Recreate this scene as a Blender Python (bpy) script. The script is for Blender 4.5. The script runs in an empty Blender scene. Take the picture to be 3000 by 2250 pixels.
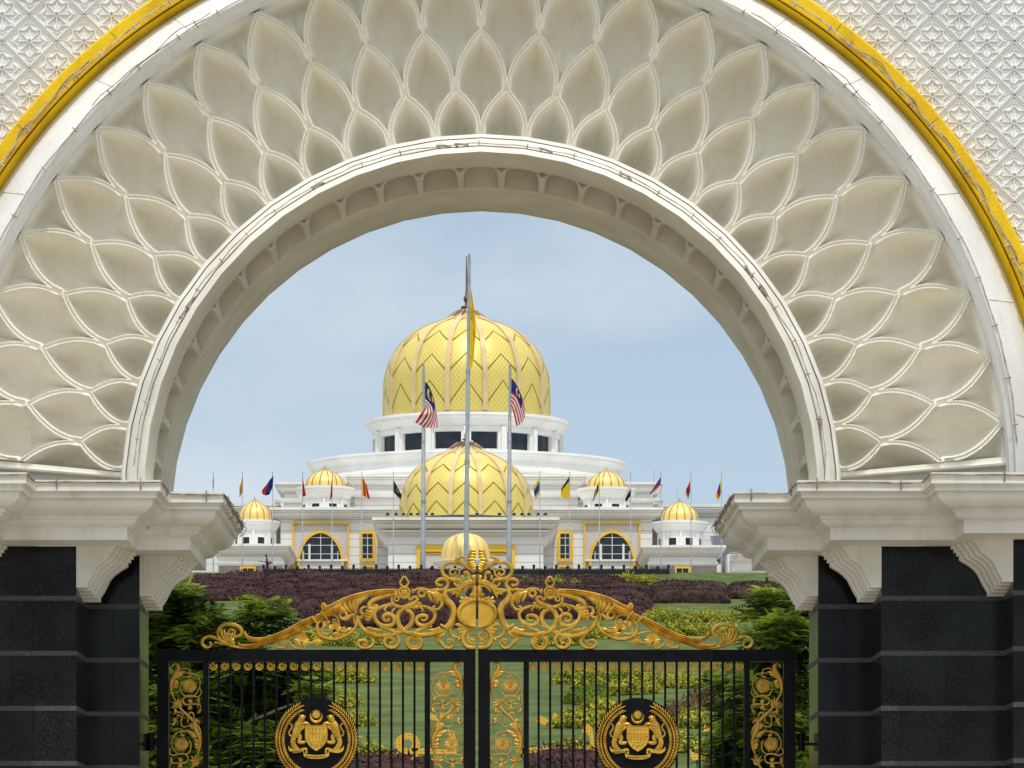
import bpy, math, random
import numpy as np
from mathutils import Vector, noise as mnoise
random.seed(7)
R = math.radians
# ------------------------------------------------------------------ camera, world, sun
sc = bpy.context.scene
F, CX, HY, EZ = 10400.0, 1403.0, 2700.0, 1.6      # focal length in photo pixels, axis, horizon, eye height
cam = bpy.data.cameras.new("camera"); camo = bpy.data.objects.new("camera", cam)
sc.collection.objects.link(camo); sc.camera = camo
cam.sensor_fit = 'HORIZONTAL'; cam.sensor_width = 36; cam.lens = F/3000*36
cam.shift_x = (1500-CX)/3000; cam.shift_y = (HY-1125)/3000
cam.clip_start = 0.5; cam.clip_end = 9000
camo.location = (0, 0, EZ); camo.rotation_euler = (R(90), 0, 0)
SUN_EL, SUN_AZ = 65.0, 7.0                         # behind the camera, a little to the right
wd = bpy.data.worlds.new("World"); sc.world = wd; wd.use_nodes = True
nt = wd.node_tree; bg = nt.nodes["Background"]
sky = nt.nodes.new("ShaderNodeTexSky"); sky.sky_type = 'NISHITA'; sky.sun_disc = False
sky.sun_elevation = R(SUN_EL); sky.sun_rotation = R(180-SUN_AZ)
sky.altitude = 50; sky.air_density = 1.0; sky.dust_density = .6; sky.ozone_density = 4.0
tc = nt.nodes.new("ShaderNodeTexCoord"); mp = nt.nodes.new("ShaderNodeMapping"); mp.inputs[3].default_value = (1.0, 1.0, 2.2)
nz = nt.nodes.new("ShaderNodeTexNoise"); nz.inputs["Scale"].default_value = 7.0; nz.inputs["Detail"].default_value = 5; nz.inputs["Roughness"].default_value = .5
rp = nt.nodes.new("ShaderNodeValToRGB"); rp.color_ramp.elements[0].position = .46; rp.color_ramp.elements[1].position = .70
rp.color_ramp.elements[0].color = (.48, .48, .48, 1); rp.color_ramp.elements[1].color = (1, 1, 1, 1)
tint = nt.nodes.new("ShaderNodeMix"); tint.data_type = 'RGBA'; tint.blend_type = 'MULTIPLY'; tint.inputs[0].default_value = 1.0
tint.inputs[7].default_value = (.88, .90, .90, 1)
mx = nt.nodes.new("ShaderNodeMix"); mx.data_type = 'RGBA'; mx.inputs[7].default_value = (5.2, 5.9, 6.5, 1)
L = nt.links.new
L(tc.outputs["Generated"], mp.inputs[0]); L(mp.outputs[0], nz.inputs["Vector"]); L(nz.outputs["Fac"], rp.inputs[0])
L(sky.outputs[0], tint.inputs[6]); L(tint.outputs[2], mx.inputs[6]); L(rp.outputs[0], mx.inputs[0]); 
sz = nt.nodes.new("ShaderNodeSeparateXYZ"); L(tc.outputs["Generated"], sz.inputs[0])          # unseen brightening high overhead, added as fill for the shaded lattice
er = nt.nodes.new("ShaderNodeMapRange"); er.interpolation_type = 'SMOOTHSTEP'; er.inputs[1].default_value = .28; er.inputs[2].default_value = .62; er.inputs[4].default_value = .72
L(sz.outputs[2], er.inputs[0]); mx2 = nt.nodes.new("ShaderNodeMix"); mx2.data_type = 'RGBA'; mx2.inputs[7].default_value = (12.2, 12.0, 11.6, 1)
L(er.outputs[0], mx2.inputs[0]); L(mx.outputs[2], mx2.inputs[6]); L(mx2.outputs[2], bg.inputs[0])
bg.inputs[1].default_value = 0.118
sl = bpy.data.lights.new("sun", 'SUN'); sl.energy = 2.3; sl.angle = R(.6); sl.color = (1, .95, .87)
so = bpy.data.objects.new("sun", sl); sc.collection.objects.link(so)
sd = Vector((math.sin(R(SUN_AZ))*math.cos(R(SUN_EL)), -math.cos(R(SUN_AZ))*math.cos(R(SUN_EL)), math.sin(R(SUN_EL))))
so.rotation_euler = sd.to_track_quat('Z', 'Y').to_euler(); so.location = (0, -20, 60)
sc.view_settings.view_transform = 'Standard'; sc.view_settings.look = 'None'; sc.view_settings.gamma = 1
sc.view_settings.exposure = 0.10
# ------------------------------------------------------------------ helpers
def PX(px, Y): return (px-CX)*Y/F
def PZ(py, Y): return EZ+(HY-py)*Y/F
def P(px, py, Y): return (PX(px, Y), Y, PZ(py, Y))
COL = sc.collection
def tag(o, label=None, cat=None, group=None, kind=None):
    if label: o['label'] = label
    if cat: o['category'] = cat
    if group: o['group'] = group
    if kind: o['kind'] = kind
    return o
def empty(name, loc, label=None, cat=None, group=None):
    o = bpy.data.objects.new(name, None); o.empty_display_size = .3; COL.objects.link(o); o.location = loc
    return tag(o, label, cat, group)
def wloc(o):
    v = Vector((0, 0, 0))
    while o is not None: v += Vector(o.location); o = o.parent
    return v
def kids(o): return [c for c in COL.objects if c.parent == o]
def copy_tree(o, parent=None):
    c = o.copy(); COL.objects.link(c); c.parent = parent
    for ch in kids(o): copy_tree(ch, c)
    return c
def npmesh(name, V, Q, mat, parent=None, smooth=False, sharp=None, uv=None, origin=None):
    """V (n,3) array, Q (m,k) array of equal sized faces"""
    V = np.asarray(V, dtype=np.float64); Q = np.asarray(Q, dtype=np.int32)
    me = bpy.data.meshes.new(name)
    off = np.array(wloc(parent)) if parent is not None else (np.array(origin) if origin is not None else np.zeros(3))
    k = Q.shape[1]
    me.vertices.add(len(V)); me.vertices.foreach_set('co', (V-off).ravel())
    me.loops.add(Q.size); me.loops.foreach_set('vertex_index', Q.ravel())
    me.polygons.add(len(Q)); me.polygons.foreach_set('loop_start', np.arange(0, Q.size, k, dtype=np.int32))
    try: me.polygons.foreach_set('loop_total', np.full(len(Q), k, dtype=np.int32))
    except Exception: pass
    me.update(calc_edges=True); me.validate()
    if smooth:
        me.polygons.foreach_set('use_smooth', np.ones(len(me.polygons), dtype=bool))
        if sharp: me.set_sharp_from_angle(angle=R(sharp))
    if uv is not None:
        l = me.uv_layers.new(name='UVMap'); l.data.foreach_set('uv', np.asarray(uv)[Q.ravel()].astype(np.float32).ravel())
    if mat: me.materials.append(mat)
    o = bpy.data.objects.new(name, me); COL.objects.link(o)
    if parent is not None: o.parent = parent
    elif origin is not None: o.location = origin
    return o
class MB:
    """collects shapes in world coordinates, builds ONE mesh object"""
    def __init__(s): s.v = []; s.f = []; s.uv = {}
    def add(s, vs, fs):
        n = len(s.v); s.v += [tuple(p) for p in vs]; s.f += [tuple(i+n for i in f) for f in fs]; return n
    def box(s, x0, x1, y0, y1, z0, z1):
        s.add([(x0,y0,z0),(x1,y0,z0),(x1,y1,z0),(x0,y1,z0),(x0,y0,z1),(x1,y0,z1),(x1,y1,z1),(x0,y1,z1)],
              [(0,3,2,1),(4,5,6,7),(0,1,5,4),(1,2,6,5),(2,3,7,6),(3,0,4,7)])
    def pbox(s, px0, px1, py0, py1, Y, d):        # front face given in photo pixels at depth Y, d metres deep
        s.box(PX(px0,Y), PX(px1,Y), Y, Y+d, PZ(py1,Y), PZ(py0,Y))
    def prism(s, pts, y0, y1):                    # pts (x,z) polygon, front y0 back y1
        n = len(pts); a = sum(pts[i][0]*pts[(i+1)%n][1]-pts[(i+1)%n][0]*pts[i][1] for i in range(n))
        if a < 0: pts = pts[::-1]
        s.add([(x,y0,z) for x,z in pts]+[(x,y1,z) for x,z in pts],
              [tuple(range(n)), tuple(range(2*n-1,n-1,-1))]+[(i,i+n,(i+1)%n+n,(i+1)%n) for i in range(n)])
    def frame(s, out, inn, y0, y1):               # band between two equal length outlines (x,z)
        n = len(out); vs = [(x,y0,z) for x,z in out]+[(x,y0,z) for x,z in inn]+[(x,y1,z) for x,z in out]+[(x,y1,z) for x,z in inn]
        fs = []
        for i in range(n-1):
            j = i+1
            fs += [(i,j,n+j,n+i),(2*n+j,2*n+i,3*n+i,3*n+j),(j,i,2*n+i,2*n+j),(n+i,n+j,3*n+j,3*n+i)]
        fs += [(0,n,3*n,2*n),(n-1,3*n-1,4*n-1,2*n-1)]
        s.add(vs, fs)
    def tube(s, pts, r, n=6, caps=True):
        P_ = [Vector(p) for p in pts]; rs = r if isinstance(r,(list,tuple)) else [r]*len(P_)
        rings = []; up = None
        for i,p in enumerate(P_):
            t = (P_[min(i+1,len(P_)-1)]-P_[max(i-1,0)])
            if t.length < 1e-9: t = Vector((0,0,1))
            t.normalize()
            if up is None: up = Vector((0,1,0)) if abs(t.y) < .9 else Vector((1,0,0))
            a = t.cross(up); a = a.normalized() if a.length > 1e-6 else Vector((1,0,0)); b = a.cross(t).normalized(); up = b
            rings.append([p+(a*math.cos(k*2*math.pi/n)+b*math.sin(k*2*math.pi/n))*rs[i] for k in range(n)])
        fs = []
        for i in range(len(P_)-1):
            for k in range(n): fs.append((i*n+k,i*n+(k+1)%n,(i+1)*n+(k+1)%n,(i+1)*n+k))
        if caps: fs += [tuple(range(n))[::-1], tuple(range((len(P_)-1)*n,len(P_)*n))]
        s.add([q for ring in rings for q in ring], fs)
    def revolve(s, cx, cy, prof, n=64, ys=1.0, a0=0, a1=360, cap=False):
        full = abs(a1-a0) >= 359.9; m = n if full else n+1
        vs = []
        for r_, z in prof:
            for k in range(m):
                a = R(a0+(a1-a0)*k/n); vs.append((cx+r_*math.cos(a), cy+r_*ys*math.sin(a), z))
        fs = []
        for i in range(len(prof)-1):
            for k in range(n):
                k2 = (k+1)%m; fs.append((i*m+k,i*m+k2,(i+1)*m+k2,(i+1)*m+k))
        if cap: fs.append(tuple(range((len(prof)-1)*m,len(prof)*m)))
        s.add(vs, fs)
    def sweep(s, path, prof, closed=False):       # path (x,y) plan, prof (offset to the RIGHT of travel, z)
        n = len(path); dirs = []
        for i in range(n if closed else n-1):
            a, b = path[i], path[(i+1)%n]; d = Vector((b[0]-a[0], b[1]-a[1])); dirs.append(d.normalized())
        vs = []
        for i in range(n):
            d0 = dirs[i-1] if (closed or i > 0) else dirs[0]; d1 = dirs[i % len(dirs)] if (closed or i < n-1) else dirs[-1]
            n0 = Vector((d0.y,-d0.x)); n1 = Vector((d1.y,-d1.x)); m = n0+n1
            m = m/(1+n0.dot(n1)) if (1+n0.dot(n1)) > .05 else n0
            for o_, z in prof: vs.append((path[i][0]+m.x*o_, path[i][1]+m.y*o_, z))
        k = len(prof); fs = []
        for i in range(n if closed else n-1):
            j = (i+1) % n
            for q in range(k-1): fs.append((i*k+q, i*k+q+1, j*k+q+1, j*k+q))
        s.add(vs, fs)
    def ball(s, c, r, n=8, m=6, sy=1.0, sz=1.0):
        prof = [(max(r*math.cos(R(-90+180*i/m)),1e-5), r*math.sin(R(-90+180*i/m))) for i in range(m+1)]
        vs=[]; fs=[]
        for rr, z in prof:
            for k in range(n):
                a = 2*math.pi*k/n; vs.append((c[0]+rr*math.cos(a), c[1]+rr*math.sin(a)*sy, c[2]+z*sz))
        for i in range(m):
            for k in range(n): fs.append((i*n+k,i*n+(k+1)%n,(i+1)*n+(k+1)%n,(i+1)*n+k))
        s.add(vs, fs)
    def build(s, name, mat, parent=None, smooth=False, sharp=35, origin=None):
        off = wloc(parent) if parent is not None else Vector(origin or (0,0,0))
        me = bpy.data.meshes.new(name)
        me.from_pydata([(p[0]-off.x,p[1]-off.y,p[2]-off.z) for p in s.v], [], s.f); me.update()
        if smooth:
            me.polygons.foreach_set('use_smooth', [True]*len(me.polygons)); me.set_sharp_from_angle(angle=R(sharp))
        me.materials.append(mat)
        o = bpy.data.objects.new(name, me); COL.objects.link(o)
        if parent is not None: o.parent = parent
        else: o.location = off
        return o
def spline(pts, step=5):
    out = []; n = len(pts)
    if n < 3: return [tuple(p) for p in pts]
    for i in range(n-1):
        p0 = pts[max(i-1,0)]; p1 = pts[i]; p2 = pts[i+1]; p3 = pts[min(i+2,n-1)]
        for k in range(step):
            t = k/step
            out.append(tuple(.5*((2*p1[j])+(-p0[j]+p2[j])*t+(2*p0[j]-5*p1[j]+4*p2[j]-p3[j])*t*t+(-p0[j]+3*p1[j]-3*p2[j]+p3[j])*t**3) for j in range(len(p1))))
    out.append(tuple(pts[-1])); return out
# ------------------------------------------------------------------ materials
def srgb(r,g,b):
    f = lambda c: (c/255/12.92) if c/255 <= .04045 else ((c/255+.055)/1.055)**2.4
    return (f(r),f(g),f(b),1)
def newmat(name):
    m = bpy.data.materials.new(name); m.use_nodes = True; return m, m.node_tree, m.node_tree.nodes["Principled BSDF"]
def N(nt, t, **kw):
    n = nt.nodes.new(t)
    for k, v in kw.items():
        if k in n.inputs: n.inputs[k].default_value = v
        else: setattr(n, k, v)
    return n
def noisy(name, c0, c1, scale=2.0, rough=.8, metal=0.0, bump=0.0, bscale=40.0, detail=6, spec=.3, lo=.35, hi=.65, bdist=.02, streak=0.0):
    m, nt, b = newmat(name)
    tc = N(nt,"ShaderNodeTexCoord"); n = N(nt,"ShaderNodeTexNoise"); n.inputs["Scale"].default_value = scale; n.inputs["Detail"].default_value = detail
    r = N(nt,"ShaderNodeValToRGB"); r.color_ramp.elements[0].position = lo; r.color_ramp.elements[1].position = hi
    r.color_ramp.elements[0].color = c0; r.color_ramp.elements[1].color = c1
    nt.links.new(tc.outputs["Object"], n.inputs["Vector"]); nt.links.new(n.outputs["Fac"], r.inputs[0]); nt.links.new(r.outputs[0], b.inputs["Base Color"])
    if streak:                                   # weathering: faint vertical run-off stains and grime blotches
        mpp = N(nt,"ShaderNodeMapping"); mpp.inputs[3].default_value = (3.2,3.2,.22); nt.links.new(tc.outputs["Object"], mpp.inputs[0])
        ns = N(nt,"ShaderNodeTexNoise"); ns.inputs["Scale"].default_value = 1.6; ns.inputs["Detail"].default_value = 8; ns.inputs["Roughness"].default_value = .65; nt.links.new(mpp.outputs[0], ns.inputs["Vector"])
        r2 = N(nt,"ShaderNodeValToRGB"); r2.color_ramp.elements[0].position = .50; r2.color_ramp.elements[1].position = .72
        r2.color_ramp.elements[0].color = (1,1,1,1); v_ = 1-streak; r2.color_ramp.elements[1].color = (v_, v_*.97, v_*.90, 1); nt.links.new(ns.outputs["Fac"], r2.inputs[0])
        mm = N(nt,"ShaderNodeMix"); mm.data_type = 'RGBA'; mm.blend_type = 'MULTIPLY'; mm.inputs[0].default_value = 1
        nt.links.new(r.outputs[0], mm.inputs[6]); nt.links.new(r2.outputs[0], mm.inputs[7]); nt.links.new(mm.outputs[2], b.inputs["Base Color"])
    b.inputs["Roughness"].default_value = rough; b.inputs["Metallic"].default_value = metal
    b.inputs["Specular IOR Level"].default_value = spec
    if bump:
        n2 = N(nt,"ShaderNodeTexNoise"); n2.inputs["Scale"].default_value = bscale; n2.inputs["Detail"].default_value = 4
        bp = N(nt,"ShaderNodeBump"); bp.inputs["Strength"].default_value = bump; bp.inputs["Distance"].default_value = bdist
        nt.links.new(tc.outputs["Object"], n2.inputs["Vector"]); nt.links.new(n2.outputs["Fac"], bp.inputs["Height"]); nt.links.new(bp.outputs[0], b.inputs["Normal"])
    return m
def g(v, a=1.0): return (v, v*a, v*a*a, 1)
M = {}
M['stucco'] = noisy('white stucco', (.66,.645,.59,1), (.80,.79,.745,1), .9, .75, bump=.35, bscale=22, bdist=.012, streak=.11)
M['rim'] = noisy('bright white rim paint', (.70,.70,.68,1), (.79,.79,.775,1), .8, .6, bump=.4, bscale=14, bdist=.02, streak=.10)
M['lattice'] = noisy('cream lattice paint', (.84,.80,.69,1), (.90,.87,.78,1), 1.1, .7, bump=.22, bscale=16, bdist=.010, streak=.05)
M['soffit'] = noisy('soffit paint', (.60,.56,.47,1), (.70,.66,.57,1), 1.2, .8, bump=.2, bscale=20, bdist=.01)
M['relief'] = noisy('relief plaster', (.78,.77,.755,1), (.86,.855,.845,1), 1.3, .8, bump=.3, bscale=30, bdist=.008)
M['yellow'] = noisy('yellow masonry paint', (.74,.46,.006,1), (.84,.56,.010,1), 1.5, .7, bump=.6, bscale=25, bdist=.015, streak=.22)
M['pyellow'] = noisy('palace yellow trim', (.72,.45,.03,1), (.80,.52,.05,1), .5, .7)
M['cable'] = noisy('weathered cable', (.16,.11,.085,1), (.40,.34,.28,1), 9, .7)
M['cable_white'] = noisy('pale cable', (.30,.22,.17,1), (.58,.48,.40,1), 7, .6)
M['iron'] = noisy('black iron paint', (.003,.003,.004,1), (.006,.006,.008,1), 6, .45, spec=.12, bump=.15, bscale=60, bdist=.003)
M['pole'] = noisy('galvanised steel', (.34,.36,.38,1), (.46,.48,.51,1), .8, .42, metal=.55)
M['glass'] = noisy('dark window glass', (.006,.008,.012,1), (.02,.026,.035,1), .6, .08, spec=.5)
M['joint'] = noisy('flamed granite joint', (.035,.035,.037,1), (.09,.09,.095,1), 60, .6)
M['white'] = noisy('palace white paint', (.70,.70,.68,1), (.80,.80,.79,1), .25, .7, streak=.10)
M['fence'] = noisy('black fence', (.010,.012,.016,1), (.02,.024,.03,1), 1, .5)
M['plinth'] = noisy('grey plinth', (.17,.15,.145,1), (.24,.21,.20,1), 1, .8)
M['bark'] = noisy('grey bark', (.16,.14,.12,1), (.42,.40,.36,1), 5, .9)
M['flood'] = noisy('lamp housing', (.012,.014,.018,1), (.03,.033,.04,1), 3, .5)
M['tile'] = noisy('grey roof tiles', (.09,.10,.125,1), (.16,.17,.20,1), 3, .8)
M['cloth_blue'] = noisy('blue work shirt', (.02,.045,.12,1), (.04,.08,.2,1), 4, .9)
M['cloth_dark'] = noisy('dark work trousers', (.012,.02,.02,1), (.03,.04,.04,1), 4, .9)
M['red'] = noisy('red enamel', (.4,.03,.02,1), (.5,.05,.03,1), 4, .5)
def granite():
    m, nt, b = newmat('polished black granite')
    tc = N(nt,"ShaderNodeTexCoord"); v = N(nt,"ShaderNodeTexNoise"); v.inputs["Scale"].default_value = 130; v.inputs["Detail"].default_value = 2
    r = N(nt,"ShaderNodeValToRGB"); r.color_ramp.elements[0].position = .55; r.color_ramp.elements[1].position = .76
    r.color_ramp.elements[0].color = (.003,.003,.003,1); r.color_ramp.elements[1].color = (.085,.082,.078,1)
    n2 = N(nt,"ShaderNodeTexNoise"); n2.inputs["Scale"].default_value = 1.2
    mr = N(nt,"ShaderNodeMapRange"); mr.inputs[1].default_value=.3; mr.inputs[2].default_value=.7; mr.inputs[3].default_value=.10; mr.inputs[4].default_value=.22
    nt.links.new(tc.outputs["Object"], v.inputs["Vector"]); nt.links.new(tc.outputs["Object"], n2.inputs["Vector"])
    nt.links.new(v.outputs["Fac"], r.inputs[0]); nt.links.new(r.outputs[0], b.inputs["Base Color"]); nt.links.new(n2.outputs["Fac"], mr.inputs[0]); nt.links.new(mr.outputs[0], b.inputs["Roughness"])
    mr2 = N(nt,"ShaderNodeMapRange"); mr2.inputs[1].default_value=.38; mr2.inputs[2].default_value=.62; mr2.inputs[3].default_value=.12; mr2.inputs[4].default_value=.24; nt.links.new(n2.outputs["Fac"], mr2.inputs[0]); nt.links.new(mr2.outputs[0], b.inputs["Specular IOR Level"])
    return m
M['granite'] = granite()
def goldmat(name, c0, c1, metal, rough):
    m = noisy(name, c0, c1, 7, rough, metal=metal, bump=.25, bscale=35, bdist=.006, spec=.5); return m
M['gold'] = goldmat('gold leaf paint', (.48,.265,.026,1), (.76,.465,.06,1), .6, .30)
M['gold_flat'] = goldmat('flat gold plate', (.62,.36,.035,1), (.74,.45,.06,1), .4, .42)
M['gold_dull'] = goldmat('aged gold paint', (.42,.23,.03,1), (.64,.38,.06,1), .5, .42)
def domemat(name, su, sv, c0, c1):
    m, nt, b = newmat(name)
    uv = N(nt,"ShaderNodeUVMap"); sp = N(nt,"ShaderNodeSeparateXYZ"); nt.links.new(uv.outputs[0], sp.inputs[0])
    def math_(op, a, bb=None, c=None):
        n = N(nt,"ShaderNodeMath"); n.operation = op
        for i, x in enumerate((a,bb,c)):
            if x is None: continue
            if isinstance(x,(int,float)): n.inputs[i].default_value = x
            else: nt.links.new(x, n.inputs[i])
        return n.outputs[0]
    u = math_('MULTIPLY', sp.outputs[0], su); v = math_('MULTIPLY', sp.outputs[1], sv)
    d1 = math_('PINGPONG', math_('ADD', u, v), .5); d2 = math_('PINGPONG', math_('SUBTRACT', u, v), .5)
    mn = math_('MINIMUM', d1, d2)
    mr = N(nt,"ShaderNodeMapRange"); mr.inputs[1].default_value=.02; mr.inputs[2].default_value=.12; nt.links.new(mn, mr.inputs[0])
    tc = N(nt,"ShaderNodeTexCoord"); nz = N(nt,"ShaderNodeTexNoise"); nz.inputs["Scale"].default_value=.8; nt.links.new(tc.outputs["Object"], nz.inputs["Vector"])
    mxa = N(nt,"ShaderNodeMix"); mxa.data_type='RGBA'; mxa.inputs[6].default_value=c0; mxa.inputs[7].default_value=c1; nt.links.new(nz.outputs["Fac"], mxa.inputs[0])
    mxb = N(nt,"ShaderNodeMix"); mxb.data_type='RGBA'; mxb.inputs[6].default_value=(c0[0]*.80,c0[1]*.75,c0[2]*.6,1); nt.links.new(mxa.outputs[2], mxb.inputs[7]); nt.links.new(mr.outputs[0], mxb.inputs[0])
    nt.links.new(mxb.outputs[2], b.inputs["Base Color"]); b.inputs["Roughness"].default_value=.36; b.inputs["Metallic"].default_value=.22; b.inputs["Specular IOR Level"].default_value=.5
    bp = N(nt,"ShaderNodeBump"); bp.inputs["Strength"].default_value=.2; bp.inputs["Distance"].default_value=.03; nt.links.new(mr.outputs[0], bp.inputs["Height"]); nt.links.new(bp.outputs[0], b.inputs["Normal"])
    return m
M['dome'] = domemat('gold mosaic tiles', 14*8, 26, (.68,.55,.13,1), (.77,.64,.19,1))
M['dome_small'] = domemat('gold mosaic tiles small', 14*6, 14, (.84,.61,.18,1), (.92,.70,.26,1))
M['rib'] = noisy('pinkish gold rib', (.55,.42,.22,1), (.66,.53,.30,1), .5, .42, metal=.1)
M['rib_dark'] = noisy('bronze rib', (.30,.18,.07,1), (.42,.27,.11,1), .5, .45, metal=.3)
M['cap'] = noisy('weathered copper cap', (.13,.075,.055,1), (.24,.15,.11,1), .5, .5, metal=.3)
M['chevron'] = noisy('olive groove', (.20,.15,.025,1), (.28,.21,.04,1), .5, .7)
def coursed(name, pitch, z0):
    m, nt, b = newmat(name)
    tc = N(nt,"ShaderNodeTexCoord"); ge = N(nt,"ShaderNodeNewGeometry"); sp = N(nt,"ShaderNodeSeparateXYZ"); nt.links.new(ge.outputs["Position"], sp.inputs[0])
    a = N(nt,"ShaderNodeMath"); a.operation='SUBTRACT'; nt.links.new(sp.outputs[2], a.inputs[0]); a.inputs[1].default_value=z0
    p = N(nt,"ShaderNodeMath"); p.operation='PINGPONG'; nt.links.new(a.outputs[0], p.inputs[0]); p.inputs[1].default_value=pitch/2
    mr = N(nt,"ShaderNodeMapRange"); mr.inputs[1].default_value=.025; mr.inputs[2].default_value=.05; nt.links.new(p.outputs[0], mr.inputs[0])
    mxb = N(nt,"ShaderNodeMix"); mxb.data_type='RGBA'; mxb.inputs[6].default_value=(.36,.36,.37,1); mxb.inputs[7].default_value=(.76,.76,.75,1); nt.links.new(mr.outputs[0], mxb.inputs[0])
    nt.links.new(mxb.outputs[2], b.inputs["Base Color"]); b.inputs["Roughness"].default_value=.75
    return m
M['wall'] = coursed('coursed palace wall', 24.4*430/F, PZ(1555,430))
def screenmat():
    m, nt, b = newmat('pierced white screen')
    ge = N(nt,"ShaderNodeNewGeometry"); sp = N(nt,"ShaderNodeSeparateXYZ"); nt.links.new(ge.outputs["Position"], sp.inputs[0])
    def pp(sign):
        a = N(nt,"ShaderNodeMath"); a.operation = 'ADD' if sign > 0 else 'SUBTRACT'; nt.links.new(sp.outputs[0], a.inputs[0]); nt.links.new(sp.outputs[2], a.inputs[1])
        p = N(nt,"ShaderNodeMath"); p.operation='PINGPONG'; nt.links.new(a.outputs[0], p.inputs[0]); p.inputs[1].default_value=.155; return p.outputs[0]
    mn = N(nt,"ShaderNodeMath"); mn.operation='MINIMUM'; nt.links.new(pp(1), mn.inputs[0]); nt.links.new(pp(-1), mn.inputs[1])
    mr = N(nt,"ShaderNodeMapRange"); mr.inputs[1].default_value=.03; mr.inputs[2].default_value=.07; nt.links.new(mn.outputs[0], mr.inputs[0])
    mxb = N(nt,"ShaderNodeMix"); mxb.data_type='RGBA'; mxb.inputs[6].default_value=(.72,.70,.68,1); mxb.inputs[7].default_value=(.42,.39,.38,1); nt.links.new(mr.outputs[0], mxb.inputs[0])
    nt.links.new(mxb.outputs[2], b.inputs["Base Color"]); b.inputs["Roughness"].default_value=.8
    bp = N(nt,"ShaderNodeBump"); bp.inputs["Strength"].default_value=.6; bp.inputs["Distance"].default_value=-.05; nt.links.new(mr.outputs[0], bp.inputs["Height"]); nt.links.new(bp.outputs[0], b.inputs["Normal"])
    return m
M['screen'] = screenmat()
def leafmat(name, c0, c1, scale, transl=.25, rough=.55, lo=.35, hi=.65, c2=None):
    m = noisy(name, c0, c1, scale, .75, detail=3, spec=.12, lo=lo, hi=hi)
    nt = m.node_tree; b = nt.nodes["Principled BSDF"]; out = nt.nodes["Material Output"]
    col = b.inputs["Base Color"].links[0].from_socket
    t = N(nt,"ShaderNodeBsdfTranslucent"); ms = N(nt,"ShaderNodeMixShader"); ms.inputs[0].default_value = transl
    nt.links.new(col, t.inputs[0]); nt.links.new(b.outputs[0], ms.inputs[1]); nt.links.new(t.outputs[0], ms.inputs[2]); nt.links.new(ms.outputs[0], out.inputs[0])
    return m
M['tree_leaf'] = leafmat('feathery tree leaves', (.075,.13,.014,1), (.30,.40,.05,1), 1.6, .35)
M['tree_leaf_shade'] = leafmat('shaded feathery leaves', (.012,.030,.007,1), (.05,.10,.016,1), 1.3, .25)  # same leaves in darker green, shade inside the crown put into the colour
M['purple'] = leafmat('purple hedge leaves', (.008,.003,.003,1), (.056,.018,.015,1), .8, .08)
M['purple_brown'] = leafmat('brownish hedge leaves', (.010,.005,.004,1), (.052,.026,.018,1), .8, .08)
M['yshrub'] = leafmat('variegated yellow leaves', (.07,.11,.012,1), (.52,.47,.055,1), 3.2, .22, lo=.40, hi=.60)
M['gshrub'] = leafmat('mid green shrub leaves', (.05,.10,.012,1), (.22,.30,.04,1), 1.8, .25)
M['bshrub'] = leafmat('rusty brown shrub leaves', (.08,.05,.02,1), (.22,.15,.06,1), 2.2, .2)
def lawn():
    m = noisy('mown lawn', (.042,.072,.012,1), (.095,.132,.028,1), .45, .95, bump=1.0, bscale=9, detail=10, bdist=.1)
    return m
M['lawn'] = lawn()
M['bank'] = noisy('dry lawn', (.14,.17,.055,1), (.22,.24,.09,1), .5, .95, bump=.4, bscale=5, bdist=.1, detail=10)
M['paving'] = noisy('tan paving', (.30,.265,.21,1), (.38,.335,.27,1), .6, .85)
# ------------------------------------------------------------------ ground
def TZ(x, Y):
    if Y < 66: return 0.0
    z = .123*(Y-65) if Y < 367 else min(38.65, .123*302+(Y-367)/8*1.5)
    e = min(1, (Y-66)/30.)
    if Y < 366: z += e*.35*mnoise.noise(Vector((x*.035, Y*.05, 3.1)))*1.6 + e*.12*mnoise.noise(Vector((x*.15, Y*.12, 9.1)))
    if Y > 700: z -= (Y-700)*.10
    return max(z, -60)
def grid(name, xs, ys, fn, mat, label_kind='structure'):
    V = [(x, y, fn(x, y)) for y in ys for x in xs]; nx = len(xs)
    Q = [(j*nx+i, j*nx+i+1, (j+1)*nx+i+1, (j+1)*nx+i) for j in range(len(ys)-1) for i in range(nx-1)]
    o = npmesh(name, V, Q, mat, smooth=True); o['kind'] = label_kind; return o
xs = [-4000,-1500,-600,-250,-150,-100]+list(np.arange(-70, 71, 1.6))+[100,150,250,600,1500,4000]
ys = [-3000,-600,-100,0,40,60,65.9]+list(np.arange(66, 372, 1.7))+[372,373,380,450,700,900,1500,3000,6000]
grid('lawn', xs, ys, TZ, M['lawn'])
mb = MB(); mb.box(-40, 40, -6, 65.5, -.2, .06); tag(mb.build('driveway', M['paving']), kind='structure')
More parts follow.
